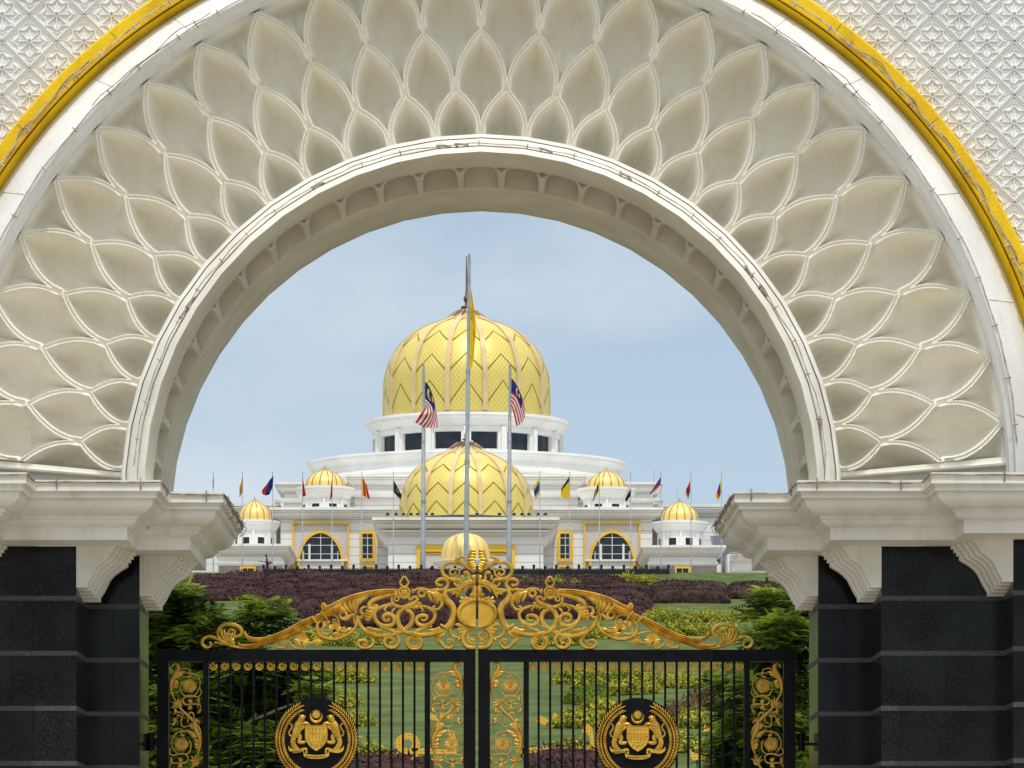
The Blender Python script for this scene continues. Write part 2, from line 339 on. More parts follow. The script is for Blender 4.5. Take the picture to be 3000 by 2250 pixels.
# ------------------------------------------------------------------ entrance arch (gatehouse)
AX = PX(1409, 51.5)
gate_house = empty('entrance_arch', (0, 52, 0.06), 'white gatehouse arch with honeycomb plaster lattice, yellow outer band and black granite piers', 'arch')
def rpt(Y, Rp, cy, th, poly=0):
    r = Rp*Y/F; zc = PZ(cy, Y)
    if poly:                                    # facetted ring: straight pieces `poly` degrees long
        d = math.degrees(th)-90; h = poly; k = (d+h*100) % h - h/2
        r = r*math.cos(R(h/2))/math.cos(R(k)) * (1/math.cos(R(h/2)))**.5
    return (AX+r*math.cos(th), Y, zc+r*math.sin(th))
def ring(name, prof, mat, parent, t0=-4, t1=184, n=376, poly=0, smooth=True, sharp=28):
    T = [R(t0+(t1-t0)*i/n) for i in range(n+1)]; m = n+1
    V = [rpt(*p, t, poly) for p in prof for t in T]
    Q = [(i*m+k, (i+1)*m+k, (i+1)*m+k+1, i*m+k+1) for i in range(len(prof)-1) for k in range(n)]
    return npmesh(name, V, Q, mat, parent, smooth=smooth, sharp=sharp)
ring('yellow_band', [(52.2,1748,1455),(51.8,1746,1455),(51.75,1743,1455),(51.75,1702,1455),(51.80,1698,1455),(51.88,1697,1455),(51.80,1692,1454),(51.85,1686,1453),(52.02,1668,1452)], M['yellow'], gate_house)
ring('outer_rim', [(52.02,1668,1452),(51.95,1662,1448),(51.9,1655,1445),(51.22,1580,1411),(51.18,1573,1409),(51.16,1568,1408),(51.19,1564,1408),(51.22,1563,1408),(51.28,1548,1411),(51.34,1546,1413),(51.36,1541,1417),(51.50,1540,1425),(51.54,1536,1432),(52.5,1536*51.54/52.5,2700-(2700-1432)*51.54/52.5)], M['rim'], gate_house)
ring('inner_rim', [(53.0,1054*51.4/53.0,2700-(2700-1448)*51.4/53.0),(51.42,1055,1448),(51.36,1051,1447),(51.33,1043,1446),(51.40,1041,1446),(51.34,1038,1444),(51.16,1030,1441),(51.05,1018,1438),(50.98,1010,1436),(51.02,1007,1436),(50.93,1004,1434),(50.80,994,1431),(50.70,989,1430),(50.64,985,1430)], M['stucco'], gate_house, poly=7.2)
# lattice relief: polar height field
DT = 7.2; G6 = 6.0
rows = [(1074,1182),(1202,1348),(1388,1536),(1560,1760)]
def wk(k, Rr):
    Ra, Rp = rows[k]; half = R(DT/2)*Rr-G6
    t = np.clip((Rr-Ra)/(Rp-Ra), 0, 1); return half*(1-t**1.8)
NC = 60; NR = 200
thc = (np.arange(NC)+0.0)/NC*DT - DT/2          # one period, axis 0 = rows 2 and 4
Rg = np.linspace(1054, 1540, NR)
TT, RR = np.meshgrid(np.radians(thc), Rg)       # (NR,NC)
curves = []
for k in range(4):
    Ra, Rp = rows[k]; rr = np.linspace(max(Ra-70, 1054) if k == 0 else Ra-20, min(Rp, 1700), 140); w = wk(k, rr)
    for c in ((-1.5,-.5,.5,1.5) if k in (0,2) else (-1,0,1)):
        for s_ in (-1, 1): curves.append(np.stack([(np.radians(DT)*c + s_*w/rr), rr], 1))
C = np.concatenate(curves)
d = np.full(TT.shape, 1e9)
for i in range(0, len(C), 60):
    cc = C[i:i+60]
    dx = (TT[...,None]-cc[:,0])*RR[...,None]; dy = RR[...,None]-cc[:,1]
    d = np.minimum(d, np.sqrt(dx*dx+dy*dy).min(-1))
A0 = np.abs(TT)*RR; A1 = np.abs(np.abs(TT)-R(DT/2))*RR
row = np.full(TT.shape, 4)
row = np.where((RR < rows[2][1]) & (A1 < wk(2,RR)), 3, row)
row = np.where((RR < rows[1][1]) & (A0 < wk(1,RR)), 2, row)
row = np.where((RR < rows[0][1]) & (A1 < wk(0,RR)), 1, row)
post = ((RR < rows[0][0]) & (A0 < G6)) | ((RR > rows[0][1]) & (RR < rows[1][0]) & (A1 < G6)) | ((RR > rows[1][1]) & (RR < rows[2][0]) & (A0 < G6))
bot = {1:1050., 2:1088., 3:1228., 4:1410.}; top = {1:1182., 2:1348., 3:1536., 4:1640.}
dep = np.zeros(TT.shape)
for k in (1,2,3,4):
    m = row == k
    a = np.where(k % 2 == 0, TT, np.where(TT > 0, TT-R(DT/2), TT+R(DT/2)))*RR
    b_ = RR-bot[k]; v = np.clip(b_/(top[k]-bot[k]), 0, 1)
    dd = np.clip(d-9.2, 0, None)
    vf = np.interp(v, [0,.2,.45,.75,1], [.34,.58,.82,1.05,1.08]) if k > 1 else np.interp(v, [0,.1,.3,.7,1],[.35,.72,.95,1.05,1.05])
    if k == 4: vf = vf*.7
    q = np.clip(dd/50,0,1)
    body = vf*(.17*(1-np.exp(-dd/3.2)) + .44*(1-(1-q)**2.2))
    phi = np.arctan2(a, b_+12)
    fold = np.abs(((phi*3.1) % 1.0)-.5)*2
    body += (.016 if k == 1 else .034)*(fold-.5)*np.clip(dd/16,0,1)*np.clip((.62-v)/.2,0,1)*(v > .05)
    peak = np.clip(1-np.abs(a)/(20*(1.02-v)+3),0,1)*np.clip((v-.55)/.2,0,1)*np.clip((.93-v)/.1,0,1)
    body += .0*peak*np.clip(dd/12,0,1)
    dep = np.where(m, body, dep)
dep = dep*np.clip((1536-RR)/16,.12,1)*np.clip((RR-1050)/14,.2,1)
rib = np.where(d < 2.2, -.050, np.where(d < 7.8, -.075, -.03))
dep = np.where(d < 9.2, rib, dep)
dep = np.where(post & (d >= 2.8), -.035, dep)
tA, tB = 90-DT*12, 90+DT*12
ths = []; cols = []
ext = [(-4,.12),(0,.12),(tA-1.15,.12),(tA-1.1,.0),(tA-1.0,-.05),(tA-.75,-.06),(tA-.7,-.02),(tA-.08,-.02),(tA-.04,.10)]
for t, dd in ext: ths.append(t); cols.append(np.full(NR, dd))
for p in range(24):
    for i in range(NC):
        t = tA + p*DT + i/NC*DT; ths.append(t); cols.append(dep[:, (i+NC//2*(1 if False else 1)) % NC] if False else dep[:, (i + NC//2) % NC])
for t, dd in [(180-t, dd) for t, dd in ext[::-1]]: ths.append(t); cols.append(np.full(NR, dd))
# sill sits on an axis of rows 2 and 4
D = np.stack(cols, 1); TH = np.radians(np.array(ths))
fr = (Rg-1054)/(1534-1054); Yb = 52.30 - .78*fr; cyb = 1449+(1433-1449)*fr
X_ = AX + (Rg*Yb/F)[:,None]*np.cos(TH)[None,:]; Z_ = (EZ+(HY-cyb)*Yb/F)[:,None] + (Rg*Yb/F)[:,None]*np.sin(TH)[None,:]
Y_ = Yb[:,None] + D
V = np.stack([X_, Y_, Z_], -1).reshape(-1,3); m = len(ths)
I, J = np.meshgrid(np.arange(NR-1), np.arange(m-1), indexing='ij'); I = I.ravel(); J = J.ravel()
Q = np.stack([I*m+J, I*m+J+1, (I+1)*m+J+1, (I+1)*m+J], 1)[:, ::-1]
npmesh('lattice_relief', V, Q, M['lattice'], gate_house, smooth=True, sharp=50)
# soffit with niches
NS = 96
yS = np.concatenate([np.array([50.64,50.72,50.95,51.2,51.42,51.47]), np.linspace(51.5,53.08,70), np.array([53.1,53.16,53.17,53.24,53.3,53.31,53.5,53.56,53.57,53.62,53.7,54.2,54.75,54.8,54.8])])
rS0 = 985*50.64/F
rOff = np.concatenate([np.array([0,-.02,-.05,-.05,-.05,-.02]), np.zeros(70), np.array([-.0,-.03,-.06,-.06,-.07,-.03,-.03,-.045,-.0,-.0,-.03,-.03,-.03,-.0,.3])])
u = (np.arange(40)/40-.5)                       # one niche period
UU, YY = np.meshgrid(u, yS)
t = np.clip((53.06-YY)/1.5, 0, 1)
wn = .405*(1-t**7)**.5
ins = (np.abs(UU) < wn) & (YY > 51.52) & (YY < 53.07)
edge = np.clip((wn-np.abs(UU))/.03,0,1)*np.clip((53.07-YY)/.03,0,1)
ndep = np.where(ins, edge*(.35+.03*np.sqrt(np.clip(1-(UU/.45)**2,0,1))*np.clip((YY-51.5)/.5,.2,1)), 0)
tri = (np.abs(np.abs(UU)-.5) < .16*np.clip((51.98-YY)/.4,0,1)) & (YY > 51.56) & (YY < 51.95)
ndep = np.where(tri & ~ins, .18, ndep)
ths = []; colz = []
for p in range(-1, 26):
    for i in range(40):
        ths.append(90-DT*12.5 + (p)*DT + i/40*DT); colz.append(ndep[:, i])
TH = np.radians(np.array(ths)); ND = np.stack(colz,1)
kk = (np.degrees(TH)-90+1440) % 7.2 - 3.6
fac = math.cos(R(3.6))**.5/np.cos(np.radians(kk))
rr = (rS0+rOff)[:,None]*fac[None,:] + ND
zc = PZ(1430, 50.64)
V = np.stack([AX+rr*np.cos(TH)[None,:], np.repeat(yS[:,None], len(TH), 1), zc+rr*np.sin(TH)[None,:]], -1).reshape(-1,3)
m = len(TH); I, J = np.meshgrid(np.arange(len(yS)-1), np.arange(m-1), indexing='ij'); I = I.ravel(); J = J.ravel()
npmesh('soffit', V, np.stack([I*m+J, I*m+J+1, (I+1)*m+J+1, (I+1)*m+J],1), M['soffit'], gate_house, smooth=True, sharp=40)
# spandrel wall front, back, top
mb = MB(); n = 180; r0 = 1746*52.1/F; zc = PZ(1455, 52.1); XW, ZT = 19.0, 17.5
def outerpt(th, zc):
    c, s_ = math.cos(th), math.sin(th); k = min(XW/abs(c) if abs(c) > 1e-6 else 1e9, (ZT-zc)/s_ if s_ > 1e-6 else 1e9)
    return (k*c, zc+k*s_)
a = []; b = []; a2 = []; b2 = []
for i in range(n+1):
    th = math.pi*i/n; o_ = outerpt(th, zc)
    a.append((AX+r0*math.cos(th), 52.1, zc+r0*math.sin(th))); b.append((o_[0], 52.1, o_[1]))
    a2.append((AX+4.82*math.cos(th), 54.8, PZ(1430,50.64)+4.82*math.sin(th))); b2.append((o_[0], 54.8, o_[1]))
vs = a+b+a2+b2; k = n+1
mb.add(vs, [(i+1,i,k+i,k+i+1) for i in range(n)]+[(2*k+i,2*k+i+1,3*k+i+1,3*k+i) for i in range(n)]+[(k+i,3*k+i,3*k+i+1,k+i+1) for i in range(n)])
for sx in (-1, 1): mb.box(min(sx*5.9, sx*XW), max(sx*5.9, sx*XW), 52.15, 54.75, 6.9, zc-.0)
mb.build('spandrel_wall', M['relief'], gate_house)
# relief tiles on the spandrels
def tile_relief(mb, cx, cz, s):
    y0 = 52.1; S = s
    def bar(x0,z0,x1,z1,w,h):
        dx,dz = x1-x0,z1-z0; l = math.hypot(dx,dz); nx,nz = -dz/l*w/2, dx/l*w/2
        p = [(x0+nx,z0+nz),(x0-nx,z0-nz),(x1-nx,z1-nz),(x1+nx,z1+nz)]; q = [(x0+nx*.55,z0+nz*.55),(x0-nx*.55,z0-nz*.55),(x1-nx*.55,z1-nz*.55),(x1+nx*.55,z1+nz*.55)]
        mb.add([(cx+x,y0+.001,cz+z) for x,z in p]+[(cx+x,y0-h,cz+z) for x,z in q], [(4,5,6,7),(0,1,5,4),(1,2,6,5),(2,3,7,6),(3,0,4,7)])
    # double diamond ribs
    for k in range(4):
        a0, a1 = k*math.pi/2, (k+1)*math.pi/2
        for f_ in (.97, .86):
            bar(S*f_*math.cos(a0), S*f_*math.sin(a0), S*f_*math.cos(a1), S*f_*math.sin(a1), .040 if f_ > .9 else .030, .032 if f_ > .9 else .018)
    # star outline with eight points
    pts = []
    for i in range(16):
        a_ = R(22.5*i); rr_ = (.62 if i % 2 == 0 else .46)*S*.95; pts.append((rr_*math.cos(a_), rr_*math.sin(a_)))
    for i in range(16):
        x0,z0 = pts[i]; x1,z1 = pts[(i+1)%16]; bar(x0,z0,x1,z1,.026,.030)
    for i in range(8):
        a_ = R(45*i); bar(.10*S*math.cos(a_), .10*S*math.sin(a_), .44*S*math.cos(a_), .44*S*math.sin(a_), .024, .032)
        a2_ = R(45*i+22.5); bar(.26*S*math.cos(a2_), .26*S*math.sin(a2_), .37*S*math.cos(a2_), .36*S*math.sin(a2_), .022, .012)
        mb.ball((cx+.68*S*.97*math.cos(a_), y0-.008, cz+.68*S*.97*math.sin(a_)), .019, 6, 4)
    for i in range(8):
        a0, a1 = R(45*i), R(45*(i+1)); bar(.09*S*math.cos(a0), .09*S*math.sin(a0), .09*S*math.cos(a1), .09*S*math.sin(a1), .016, .042)
    for sx in (-1,1):                            # corner chevrons
        bar(sx*.62*S, .16*S, sx*.74*S, 0, .014, .02); bar(sx*.62*S, -.16*S, sx*.74*S, 0, .014, .02)
        bar(.16*S, sx*.62*S, 0, sx*.74*S, .014, .02); bar(-.16*S, sx*.62*S, 0, sx*.74*S, .014, .02)
px2m = 52.1/F; S = 79.9*px2m
for x0 in (2651, 167):
    mb = MB(); side = 1 if x0 > 1400 else -1
    for j in range(-4, 20):
        for i in range(-14, 15):
            px = x0+159.8*(i + (.5 if j % 2 else 0)); py = 43+78.6*j
            if (px-1409)*side < 0 or px < -1150 or px > 3950: continue
            if math.hypot(px-1409, py-1455) < 1752-85: continue
            tile_relief(mb, PX(px,52.1), PZ(py,52.1), S)
    mb.build('relief_tiling', M['relief'], gate_house)
# piers
plan = lambda sg: [(sg*16,49.5),(sg*7.45,49.5),(sg*7.45,50.35),(sg*5.71,50.35),(sg*5.71,51.7),(sg*4.94,51.7),(sg*4.94,53.1),(sg*5.71,53.1),(sg*5.71,54.7),(sg*16,54.7)]
cprof = [(0,7.74),(1.31,7.70),(1.31,7.55),(1.27,7.545),(1.27,7.52),(1.25,7.515),(1.25,7.46),(1.20,7.45),(1.20,7.435),(1.185,7.38),(1.15,7.33),(1.09,7.285),(1.02,7.255),(.97,7.245),(.97,7.205),(.94,7.20),(.93,7.17),(.90,7.14),(.86,7.12),(.82,7.112),(.80,7.10),(.80,6.93),(0,6.93)]
for sg in (-1, 1):
    side = 'left' if sg < 0 else 'right'
    pl = plan(sg)
    pier = MB()
    def bx(xa, xb, y0, y1): pier.box(min(sg*xa,sg*xb), max(sg*xa,sg*xb), y0, y1, .06, 6.925)
    bx(4.94, 5.712, 51.7, 53.1); bx(5.71, 7.452, 50.35, 54.7); bx(7.45, 16, 49.5, 54.7)
    po = pier.build('granite_pier', M['granite'], gate_house)
    jm = MB(); prof = lambda z: [(-.05, z+.036), (.006, z+.034), (.006, z-.034), (-.05, z-.036)]
    path = pl if sg < 0 else pl[::-1]
    for k in range(8):
        z = 6.187-.781*k
        if z > .2: jm.sweep(path, prof(z))
    jm.build('stone_joint', M['joint'], po)
    vm = MB()                                     # fine vertical joints between slabs
    for k in range(8):
        z1 = 6.187-.781*k-.036; z0 = z1-.709
        for (x, y) in ((5.71+.62+.3*(k % 2), 50.35), (5.71-.38, 51.7), (7.45+1.1, 49.5)):
            vm.box(sg*x-.003, sg*x+.003, y-.003, y+.01, max(z0,.1), z1)
    vm.build('slab_seam', M['iron'], po)
    cm = MB(); cm.sweep(path, cprof)
    co = cm.build('entablature', M['stucco'], gate_house, smooth=True, sharp=25)
    # stepped corbels
    S0 = [(0,0),(.66,0),(.66,-.045),(.625,-.045),(.625,-.09),(.59,-.09),(.59,-.135),(.555,-.135),(.555,-.18),(.53,-.20),(.45,-.245),(.375,-.30),(.32,-.36),(.285,-.43),(.25,-.50),(.215,-.555),(.19,-.59),(.19,-.64),(0,-.64)]
    for (xc, yc) in ((4.94,51.7),(5.71,50.35),(7.45,49.5)):
        k_ = MB()
        for q in range(5):
            pts = []
            for (dx, dz) in S0:
                sx_ = .84*(dx*(1+.075*q) + (.012*q if dx > 0 else 0)); sz_ = .92*dz*(1+.055*q)
                pts.append((sg*(xc-sx_), 6.928+sz_))
            k_.prism(pts, yc-.004+q*.19, yc+(q+1)*.19-.003)
        k_.build('corbel', M['stucco'], co)
# running cables with clips
def arccable(name, Y, Rp, cy, t0, t1, r, mat, amp=.01, clip=4.0, cliplen=.1, dy=-.03):
    mb = MB(); pts = []
    n = int((t1-t0)/1.2)
    for i in range(n+1):
        th = R(t0+(t1-t0)*i/n); p = rpt(Y, Rp, cy, th)
        w = amp*mnoise.noise(Vector((i*.35, Rp*.1, 0)))
        pts.append((p[0]+w*math.cos(th)*3, p[1]+dy, p[2]+w*math.sin(th)*3))
    mb.tube(pts, r, 5)
    t_ = t0+2
    while t_ < t1:
        th = R(t_); p = rpt(Y, Rp, cy, th); q = rpt(Y, Rp-cliplen*F/Y, cy, th); e = rpt(Y, Rp+.03*F/Y, cy, th)
        mb.tube([(e[0],e[1]+dy,e[2]),(p[0],p[1]+dy-.02,p[2]),(q[0],q[1]+dy,q[2])], r*1.1, 4); t_ += clip*(.8+.4*random.random())
    return mb.build(name, mat, gate_house)
arccable('cable', 51.80, 1707, 1455, 5, 175, .013, M['cable_white'], .012, 5, .06, -.10)
arccable('cable', 51.83, 1712, 1455, 22, 52, .009, M['cable'], .05, 9, .1, -.10)
arccable('cable', 51.83, 1712, 1455, 132, 172, .009, M['cable'], .05, 7, .1, -.10)
jm = MB()
for t_ in (11,24,39,52,61,119,128,141,154,168):
    th = R(t_+.7*math.sin(t_)); P5 = [(51.745,1742,1455),(51.745,1703,1455)]
    jm.tube([rpt(*q, th) for q in P5], .003, 4)
for t_ in (8,20,33,47,58,66,114,122,133,147,160,171):
    th = R(t_+.9*math.sin(t_*3)); jm.tube([rpt(*q, th) for q in [(51.9,1656,1445),(51.56,1618,1428),(51.215,1581,1411)]], .003, 4)
jm.build('paint_crack', M['cable'], gate_house)
arccable('cable', 51.2, 1574, 1409, 4, 176, .010, M['cable_white'], .008, 5, .06, -.045)
arccable('cable', 51.2, 1583, 1410, 44, 60, .007, M['cable'], .03, 60, .1, -.06)
arccable('cable', 51.2, 1583, 1410, 120, 136, .007, M['cable'], .03, 60, .1, -.06)
arccable('cable', 50.99, 1016, 1437, 4, 176, .009, M['cable_white'], .01, 7, .06, -.05)
for t in (78, 92, 95, 117, 64, 38, 34, 148, 146, 10):
    arccable('cable_knot', 50.99, 1010, 1437, t, t+2.4, .017, M['cable'], .03, 9, .05, -.05)
for sg in (-1, 1):                                # along the top edges of the entablatures
    mb = MB(); pl = [(sg*16,48.17),(sg*6.12,48.17),(sg*6.12,49.02),(sg*4.38,49.02),(sg*4.38,50.37),(sg*3.61,50.37),(sg*3.61,54.4)]
    pts = []
    for a_, b_ in zip(pl[:-1], pl[1:]):
        L_ = math.hypot(b_[0]-a_[0], b_[1]-a_[1]); k = max(2, int(L_/.25))
        for i in range(k): f_ = i/k; pts.append((a_[0]+(b_[0]-a_[0])*f_, a_[1]+(b_[1]-a_[1])*f_, 7.665+.02*mnoise.noise(Vector((a_[0]+i*.4, a_[1], sg)))))
    pts.append((*pl[-1], 7.66)); mb.tube(pts, .013, 5)
    for i in range(3, len(pts), 4): x, y, z = pts[i]; mb.tube([(x, y-.005, z+.06), (x, y-.02, z), (x, y-.005, z-.10)], .010, 4)
    mb.build('cable', M['cable'], gate_house)
# loose light string on the inner corner, little hoops
for sg in (-1, 1):
    mb = MB()
    for i in range(13):
        y = 50.5+i*.31; zz = 7.62+.05*mnoise.noise(Vector((i*.6, 2, sg)))
        mb.tube([(sg*3.62, y, zz+.05), (sg*3.55, y+.03, zz), (sg*3.60, y+.08, zz-.09), (sg*3.66,y+.05,zz-.12)], .006, 4)
    mb.tube([(sg*3.63,50.4,7.67),(sg*3.61,52.4,7.65),(sg*3.63,54.3,7.67)], .012, 4)
    mb.build('light_string', M['cable'], gate_house)
# ------------------------------------------------------------------ gate leaves
YG = 53.0
GPX = YG/F
class Gold(MB):
    """raised gold strokes: points are given in zoomed-photo units and turned to metres at the gate's plane"""
    def __init__(s, ox, oy, sc_, y=YG, mir=None, mirc=1397.6): super().__init__(); s.o = (ox, oy, sc_); s.y = y; s.mir = mir; s.mc = mirc
    def w(s, p):
        x = s.o[0]+p[0]/s.o[2]; z = s.o[1]+p[1]/s.o[2]
        if s.mir: x = 2*s.mc-x
        return PX(x, YG), PZ(z, YG)
    def st(s, pts, w, t0=.6, t1=.6, h=.7, ridge=False, lift=0.0, step=4, closed=False, bulge=0):
        if closed: pts = list(pts)+[pts[0]]
        P_ = [s.w(p) for p in spline(pts, step)]; n = len(P_)
        W = w/s.o[2]*GPX/2*getattr(s,'fat',1.27)
        prof = [(-1,0),(-.86,.55),(-.5,.92),(0,1.0),(.5,.92),(.86,.55),(1,0),(.6,-.45),(-.6,-.45)]
        if ridge: prof = [(-1,0),(-.9,.6),(-.62,.95),(-.34,.62),(0,1.05),(.34,.62),(.62,.95),(.9,.6),(1,0),(.5,-.45),(-.5,-.45)]
        k = len(prof); vs = []
        for i in range(n):
            a = P_[max(i-1,0)]; b = P_[min(i+1,n-1)]
            if closed and i in (0, n-1): a, b = P_[n-2], P_[1]
            dx, dz = b[0]-a[0], b[1]-a[1]; l = math.hypot(dx,dz) or 1e-9; nx, nz = -dz/l, dx/l
            f = i/(n-1); q = t0+(1-t0)*min(1,f/.3) if f < .3 else (t1+(1-t1)*min(1,(1-f)/.35) if f > .65 else 1)
            q = max(q, .04); q *= (1+bulge*math.sin(math.pi*f))
            for u_, v_ in prof:
                vs.append((P_[i][0]+nx*u_*W*q, s.y-lift-v_*W*h*2*max(q,.25)*.75, P_[i][1]+nz*u_*W*q))
        fs = [(i*k+j, i*k+(j+1)%k, (i+1)*k+(j+1)%k, (i+1)*k+j) for i in range(n-1) for j in range(k)]
        if not closed: fs += [tuple(range(k))[::-1], tuple(range((n-1)*k, n*k))]
        s.add(vs, fs)
    def ring(s, c, r, w, rx=None, h=.7, n=20, lift=0.0):
        rx = rx or r; s.st([(c[0]+rx*math.cos(2*math.pi*i/n), c[1]+r*math.sin(2*math.pi*i/n)) for i in range(n)], w, 1, 1, h, step=1, closed=True, lift=lift)
    def knob(s, c, r, lift=0.0):
        x, z = s.w(c); q = r/s.o[2]*GPX; s.ball((x, s.y-lift, z), q, 8, 6)
    def petals(s, c, r, n=14, r0=.12, a0=0, a1=360, w=None, lift=.012, sq=1.0, lobes=5, skew=0):
        for i in range(n):
            a = R(a0+(a1-a0)*(i+.5)/n); rr = r*(1-.14*abs(math.sin(lobes*a*.5)))
            w_ = w or 2*math.pi*r*(a1-a0)/360/n*.95
            m_ = (c[0]+rr*.55*math.cos(a+skew), c[1]+rr*.55*math.sin(a+skew)*sq)
            s.st([(c[0]+r*r0*math.cos(a), c[1]+r*r0*math.sin(a)*sq), m_, (c[0]+rr*math.cos(a), c[1]+rr*math.sin(a)*sq)], w_, .35, .75, .45, lift=lift, step=2)
        s.disc(c, r*.5, sq)
    def disc(s, c, r, sq=1.0, n=20, t=.02, y=None, lift=0):
        pts = [s.w((c[0]+r*math.cos(2*math.pi*i/n), c[1]+r*sq*math.sin(2*math.pi*i/n))) for i in range(n)]
        s.prism(pts, s.y+.003-lift, s.y-lift+t)
    def poly(s, pts, y0, y1): s.prism([s.w(p) for p in pts], y0, y1)
def crest(parent, mir):
    mc = 1397.8
    z1 = lambda: Gold(580,1680,5.267,YG,mir,mc); z2 = lambda: Gold(960,1640,5.027,YG,mir,mc); z3 = lambda: Gold(1230,1590,5.027,YG,mir,mc)
    g_ = z1()                                   # rails and end scroll
    g_.st([(620,1070),(650,1110),(760,1125),(900,1105),(1050,1060),(1250,1010),(1430,940),(1600,850),(1740,750),(1790,710)], 58, .4, .8, ridge=True)
    g_.st([(250,1060),(400,1090),(550,1130),(700,1150),(860,1145),(1000,1105),(1150,1060),(1300,1020)], 36, .5, .4, lift=-.004)
    g_.st([(715,890),(740,960),(810,1010),(930,1030),(1070,1010),(1220,960),(1380,890),(1560,790),(1700,720),(1790,680)], 62, .45, .8, ridge=True, lift=.006)
    g_.st([(1355,855),(1430,870),(1520,850),(1600,800)], 32, .05, .6)
    g_.st([(1790,715),(1850,680),(1930,655),(1990,620),(2080,585),(2212,545)], 82, .7, 1, ridge=True)
    ar = g_.build('rail', M['gold'], parent, True)
    g_ = z1()
    g_.st([(175,1060),(205,1090),(185,1135),(120,1142),(72,1100),(68,1040),(115,990),(200,975),(290,1010),(380,1060),(480,1110)], 40, .5, .6, lift=.004)
    g_.st([(310,1000),(310,900),(345,830),(420,788),(520,788),(610,815),(665,870),(672,920),(640,960),(560,985),(500,990)], 48, .6, .3, lift=.005)
    g_.st([(500,955),(555,945),(575,900),(530,868),(480,885),(475,925),(510,945),(535,925),(525,902)], 22, .8, .8, lift=.014)
    for q in ([(300,950),(345,1030),(470,1095)],[(345,850),(385,990),(500,1100)],[(400,870),(430,1000),(520,1105)],[(450,910),(465,1010),(540,1105)],[(505,960),(505,1030),(560,1100)],[(555,1010),(530,1055),(570,1100)]):
        g_.st(q, 46, .5, .4, .6, lift=.006)
    g_.build('scroll', M['gold'], parent, True)
    g_ = z1()                                   # collars and acanthus
    g_.st([(1755,680),(1800,715),(1830,765)], 46, .6, .6, lift=.02); g_.st([(1895,590),(1950,640),(1988,715)], 34, .8, .8, lift=.03)
    for q in ([(1835,630),(1900,660)],[(1830,665),(1900,700)],[(1870,700),(1930,720)],[(1870,620),(1930,650)]): g_.st(q, 38, .3, .8, lift=.018)
    g_.st([(1960,515),(1935,540),(1912,505),(1945,468),(1965,515),(2010,548),(2080,530)], 34, .5, .6, lift=.01)
    g_.st([(1990,590),(2100,530),(2212,470)], 62, .7, .9, lift=.004)
    g_.build('collar', M['gold'], parent, True)
    g_ = z1()                                   # hibiscus under the rail
    g_.st([(1440,960),(1520,920),(1620,900),(1740,910),(1830,940),(1880,990),(1860,1030),(1820,1030),(1808,1000),(1840,985)], 20, .6, .6)
    g_.st([(1435,970),(1408,1040),(1440,1110),(1510,1155),(1585,1158)], 24, .8, .8)
    g_.petals((1600,1040), 130, 20, .15, 95, 430, w=19); g_.knob((1600,1045), 24, .02)
    g_.st([(1700,1085),(1790,1070),(1850,1020)], 40, .5, .6)
    g_.petals((1845,1020), 120, 8, .1, 20, 165, w=20)
    g_.st([(1255,1100),(1262,1072),(1225,1062),(1190,1085),(1192,1120),(1230,1150),(1290,1152),(1350,1140)], 28, .7, .7)
    for q in ([(1305,1055),(1390,1025)],[(1300,1080),(1400,1055)],[(1310,1115),(1395,1085)],[(1320,1145),(1390,1115)]): g_.st(q, 30, .4, .8, lift=.006)
    g_.build('flower', M['gold'], parent, True)
    g_ = z1()                                   # oval loop with blossom cluster
    g_.st([(1930,710),(1855,760),(1838,850),(1870,940),(1970,1000),(2090,1018),(2200,995),(2330,930),(2420,845),(2455,760),(2450,640)], 46, .8, .7)
    g_.st([(1985,655),(2080,642),(2150,680),(2170,760),(2190,830),(2240,850),(2260,810)], 26, .6, .6)
    g_.st([(2470,690),(2475,780),(2430,850)], 24, .5, .5)
    g_.build('scroll', M['gold'], parent, True)
    g_ = z1(); g_.petals((2110,860), 105, 11, .1, 170, 400, w=26); g_.petals((2130,900), 90, 6, .1, 30, 150, w=24, lift=.016); g_.petals((1990,790), 80, 6, .1, 130, 330, w=34)
    g_.st([(1925,820),(1915,880),(1925,930),(2000,935),(2050,915)], 34, .7, .4); g_.ring((2105,740), 26, 20, lift=.014)
    g_.st([(2212,890),(2260,900),(2340,860),(2360,830)], 44, .8, .1); g_.st([(2200,930),(2290,950),(2370,880)], 30, .8, .2)
    g_.build('flower', M['gold'], parent, True)
    g_ = z2()                                   # main arm and leaves
    g_.st([(-90,735),(60,690),(180,630),(320,570),(460,528),(620,495),(780,475),(900,470),(1000,470)], 66, .9, 1, ridge=True)
    g_.st([(1000,500),(870,525),(750,560),(660,610),(612,670),(640,715),(700,722),(727,690),(700,670),(680,690)], 56, .9, .4, ridge=False)
    for q in ([(200,600),(180,680),(230,740),(300,790)],[(280,570),(250,660),(290,730),(360,780)],[(350,545),(320,640),(350,720),(400,760)],[(430,540),(380,620),(390,720),(435,790)],[(520,520),(450,590),(430,660),(440,740)],[(610,505),(540,560),(480,610),(460,660)]):
        g_.st(q, 52, .9, .15, .6, lift=.006)
    g_.st([(130,660),(170,730),(160,790)], 50, .8, .3)
    g_.ring((228,815), 52, 34); g_.st([(200,870),(290,870),(350,820),(400,810)], 46, .6, .5)
    g_.st([(410,760),(385,850),(400,940),(420,990)], 30, .6, .6)
    g_.build('acanthus_arm', M['gold'], parent, True)
    g_ = z2()
    g_.st([(690,690),(650,760),(610,830),(575,905)], 100, .5, .3, .35)
    for i,q in enumerate(([(580,705),(640,725),(700,745)],[(560,745),(620,770),(680,785)],[(550,785),(610,810),(665,820)],[(545,825),(600,850),(645,855)],[(548,862),(590,885),(620,885)])): g_.st(q, 38, .6, .6, .8, lift=.012)
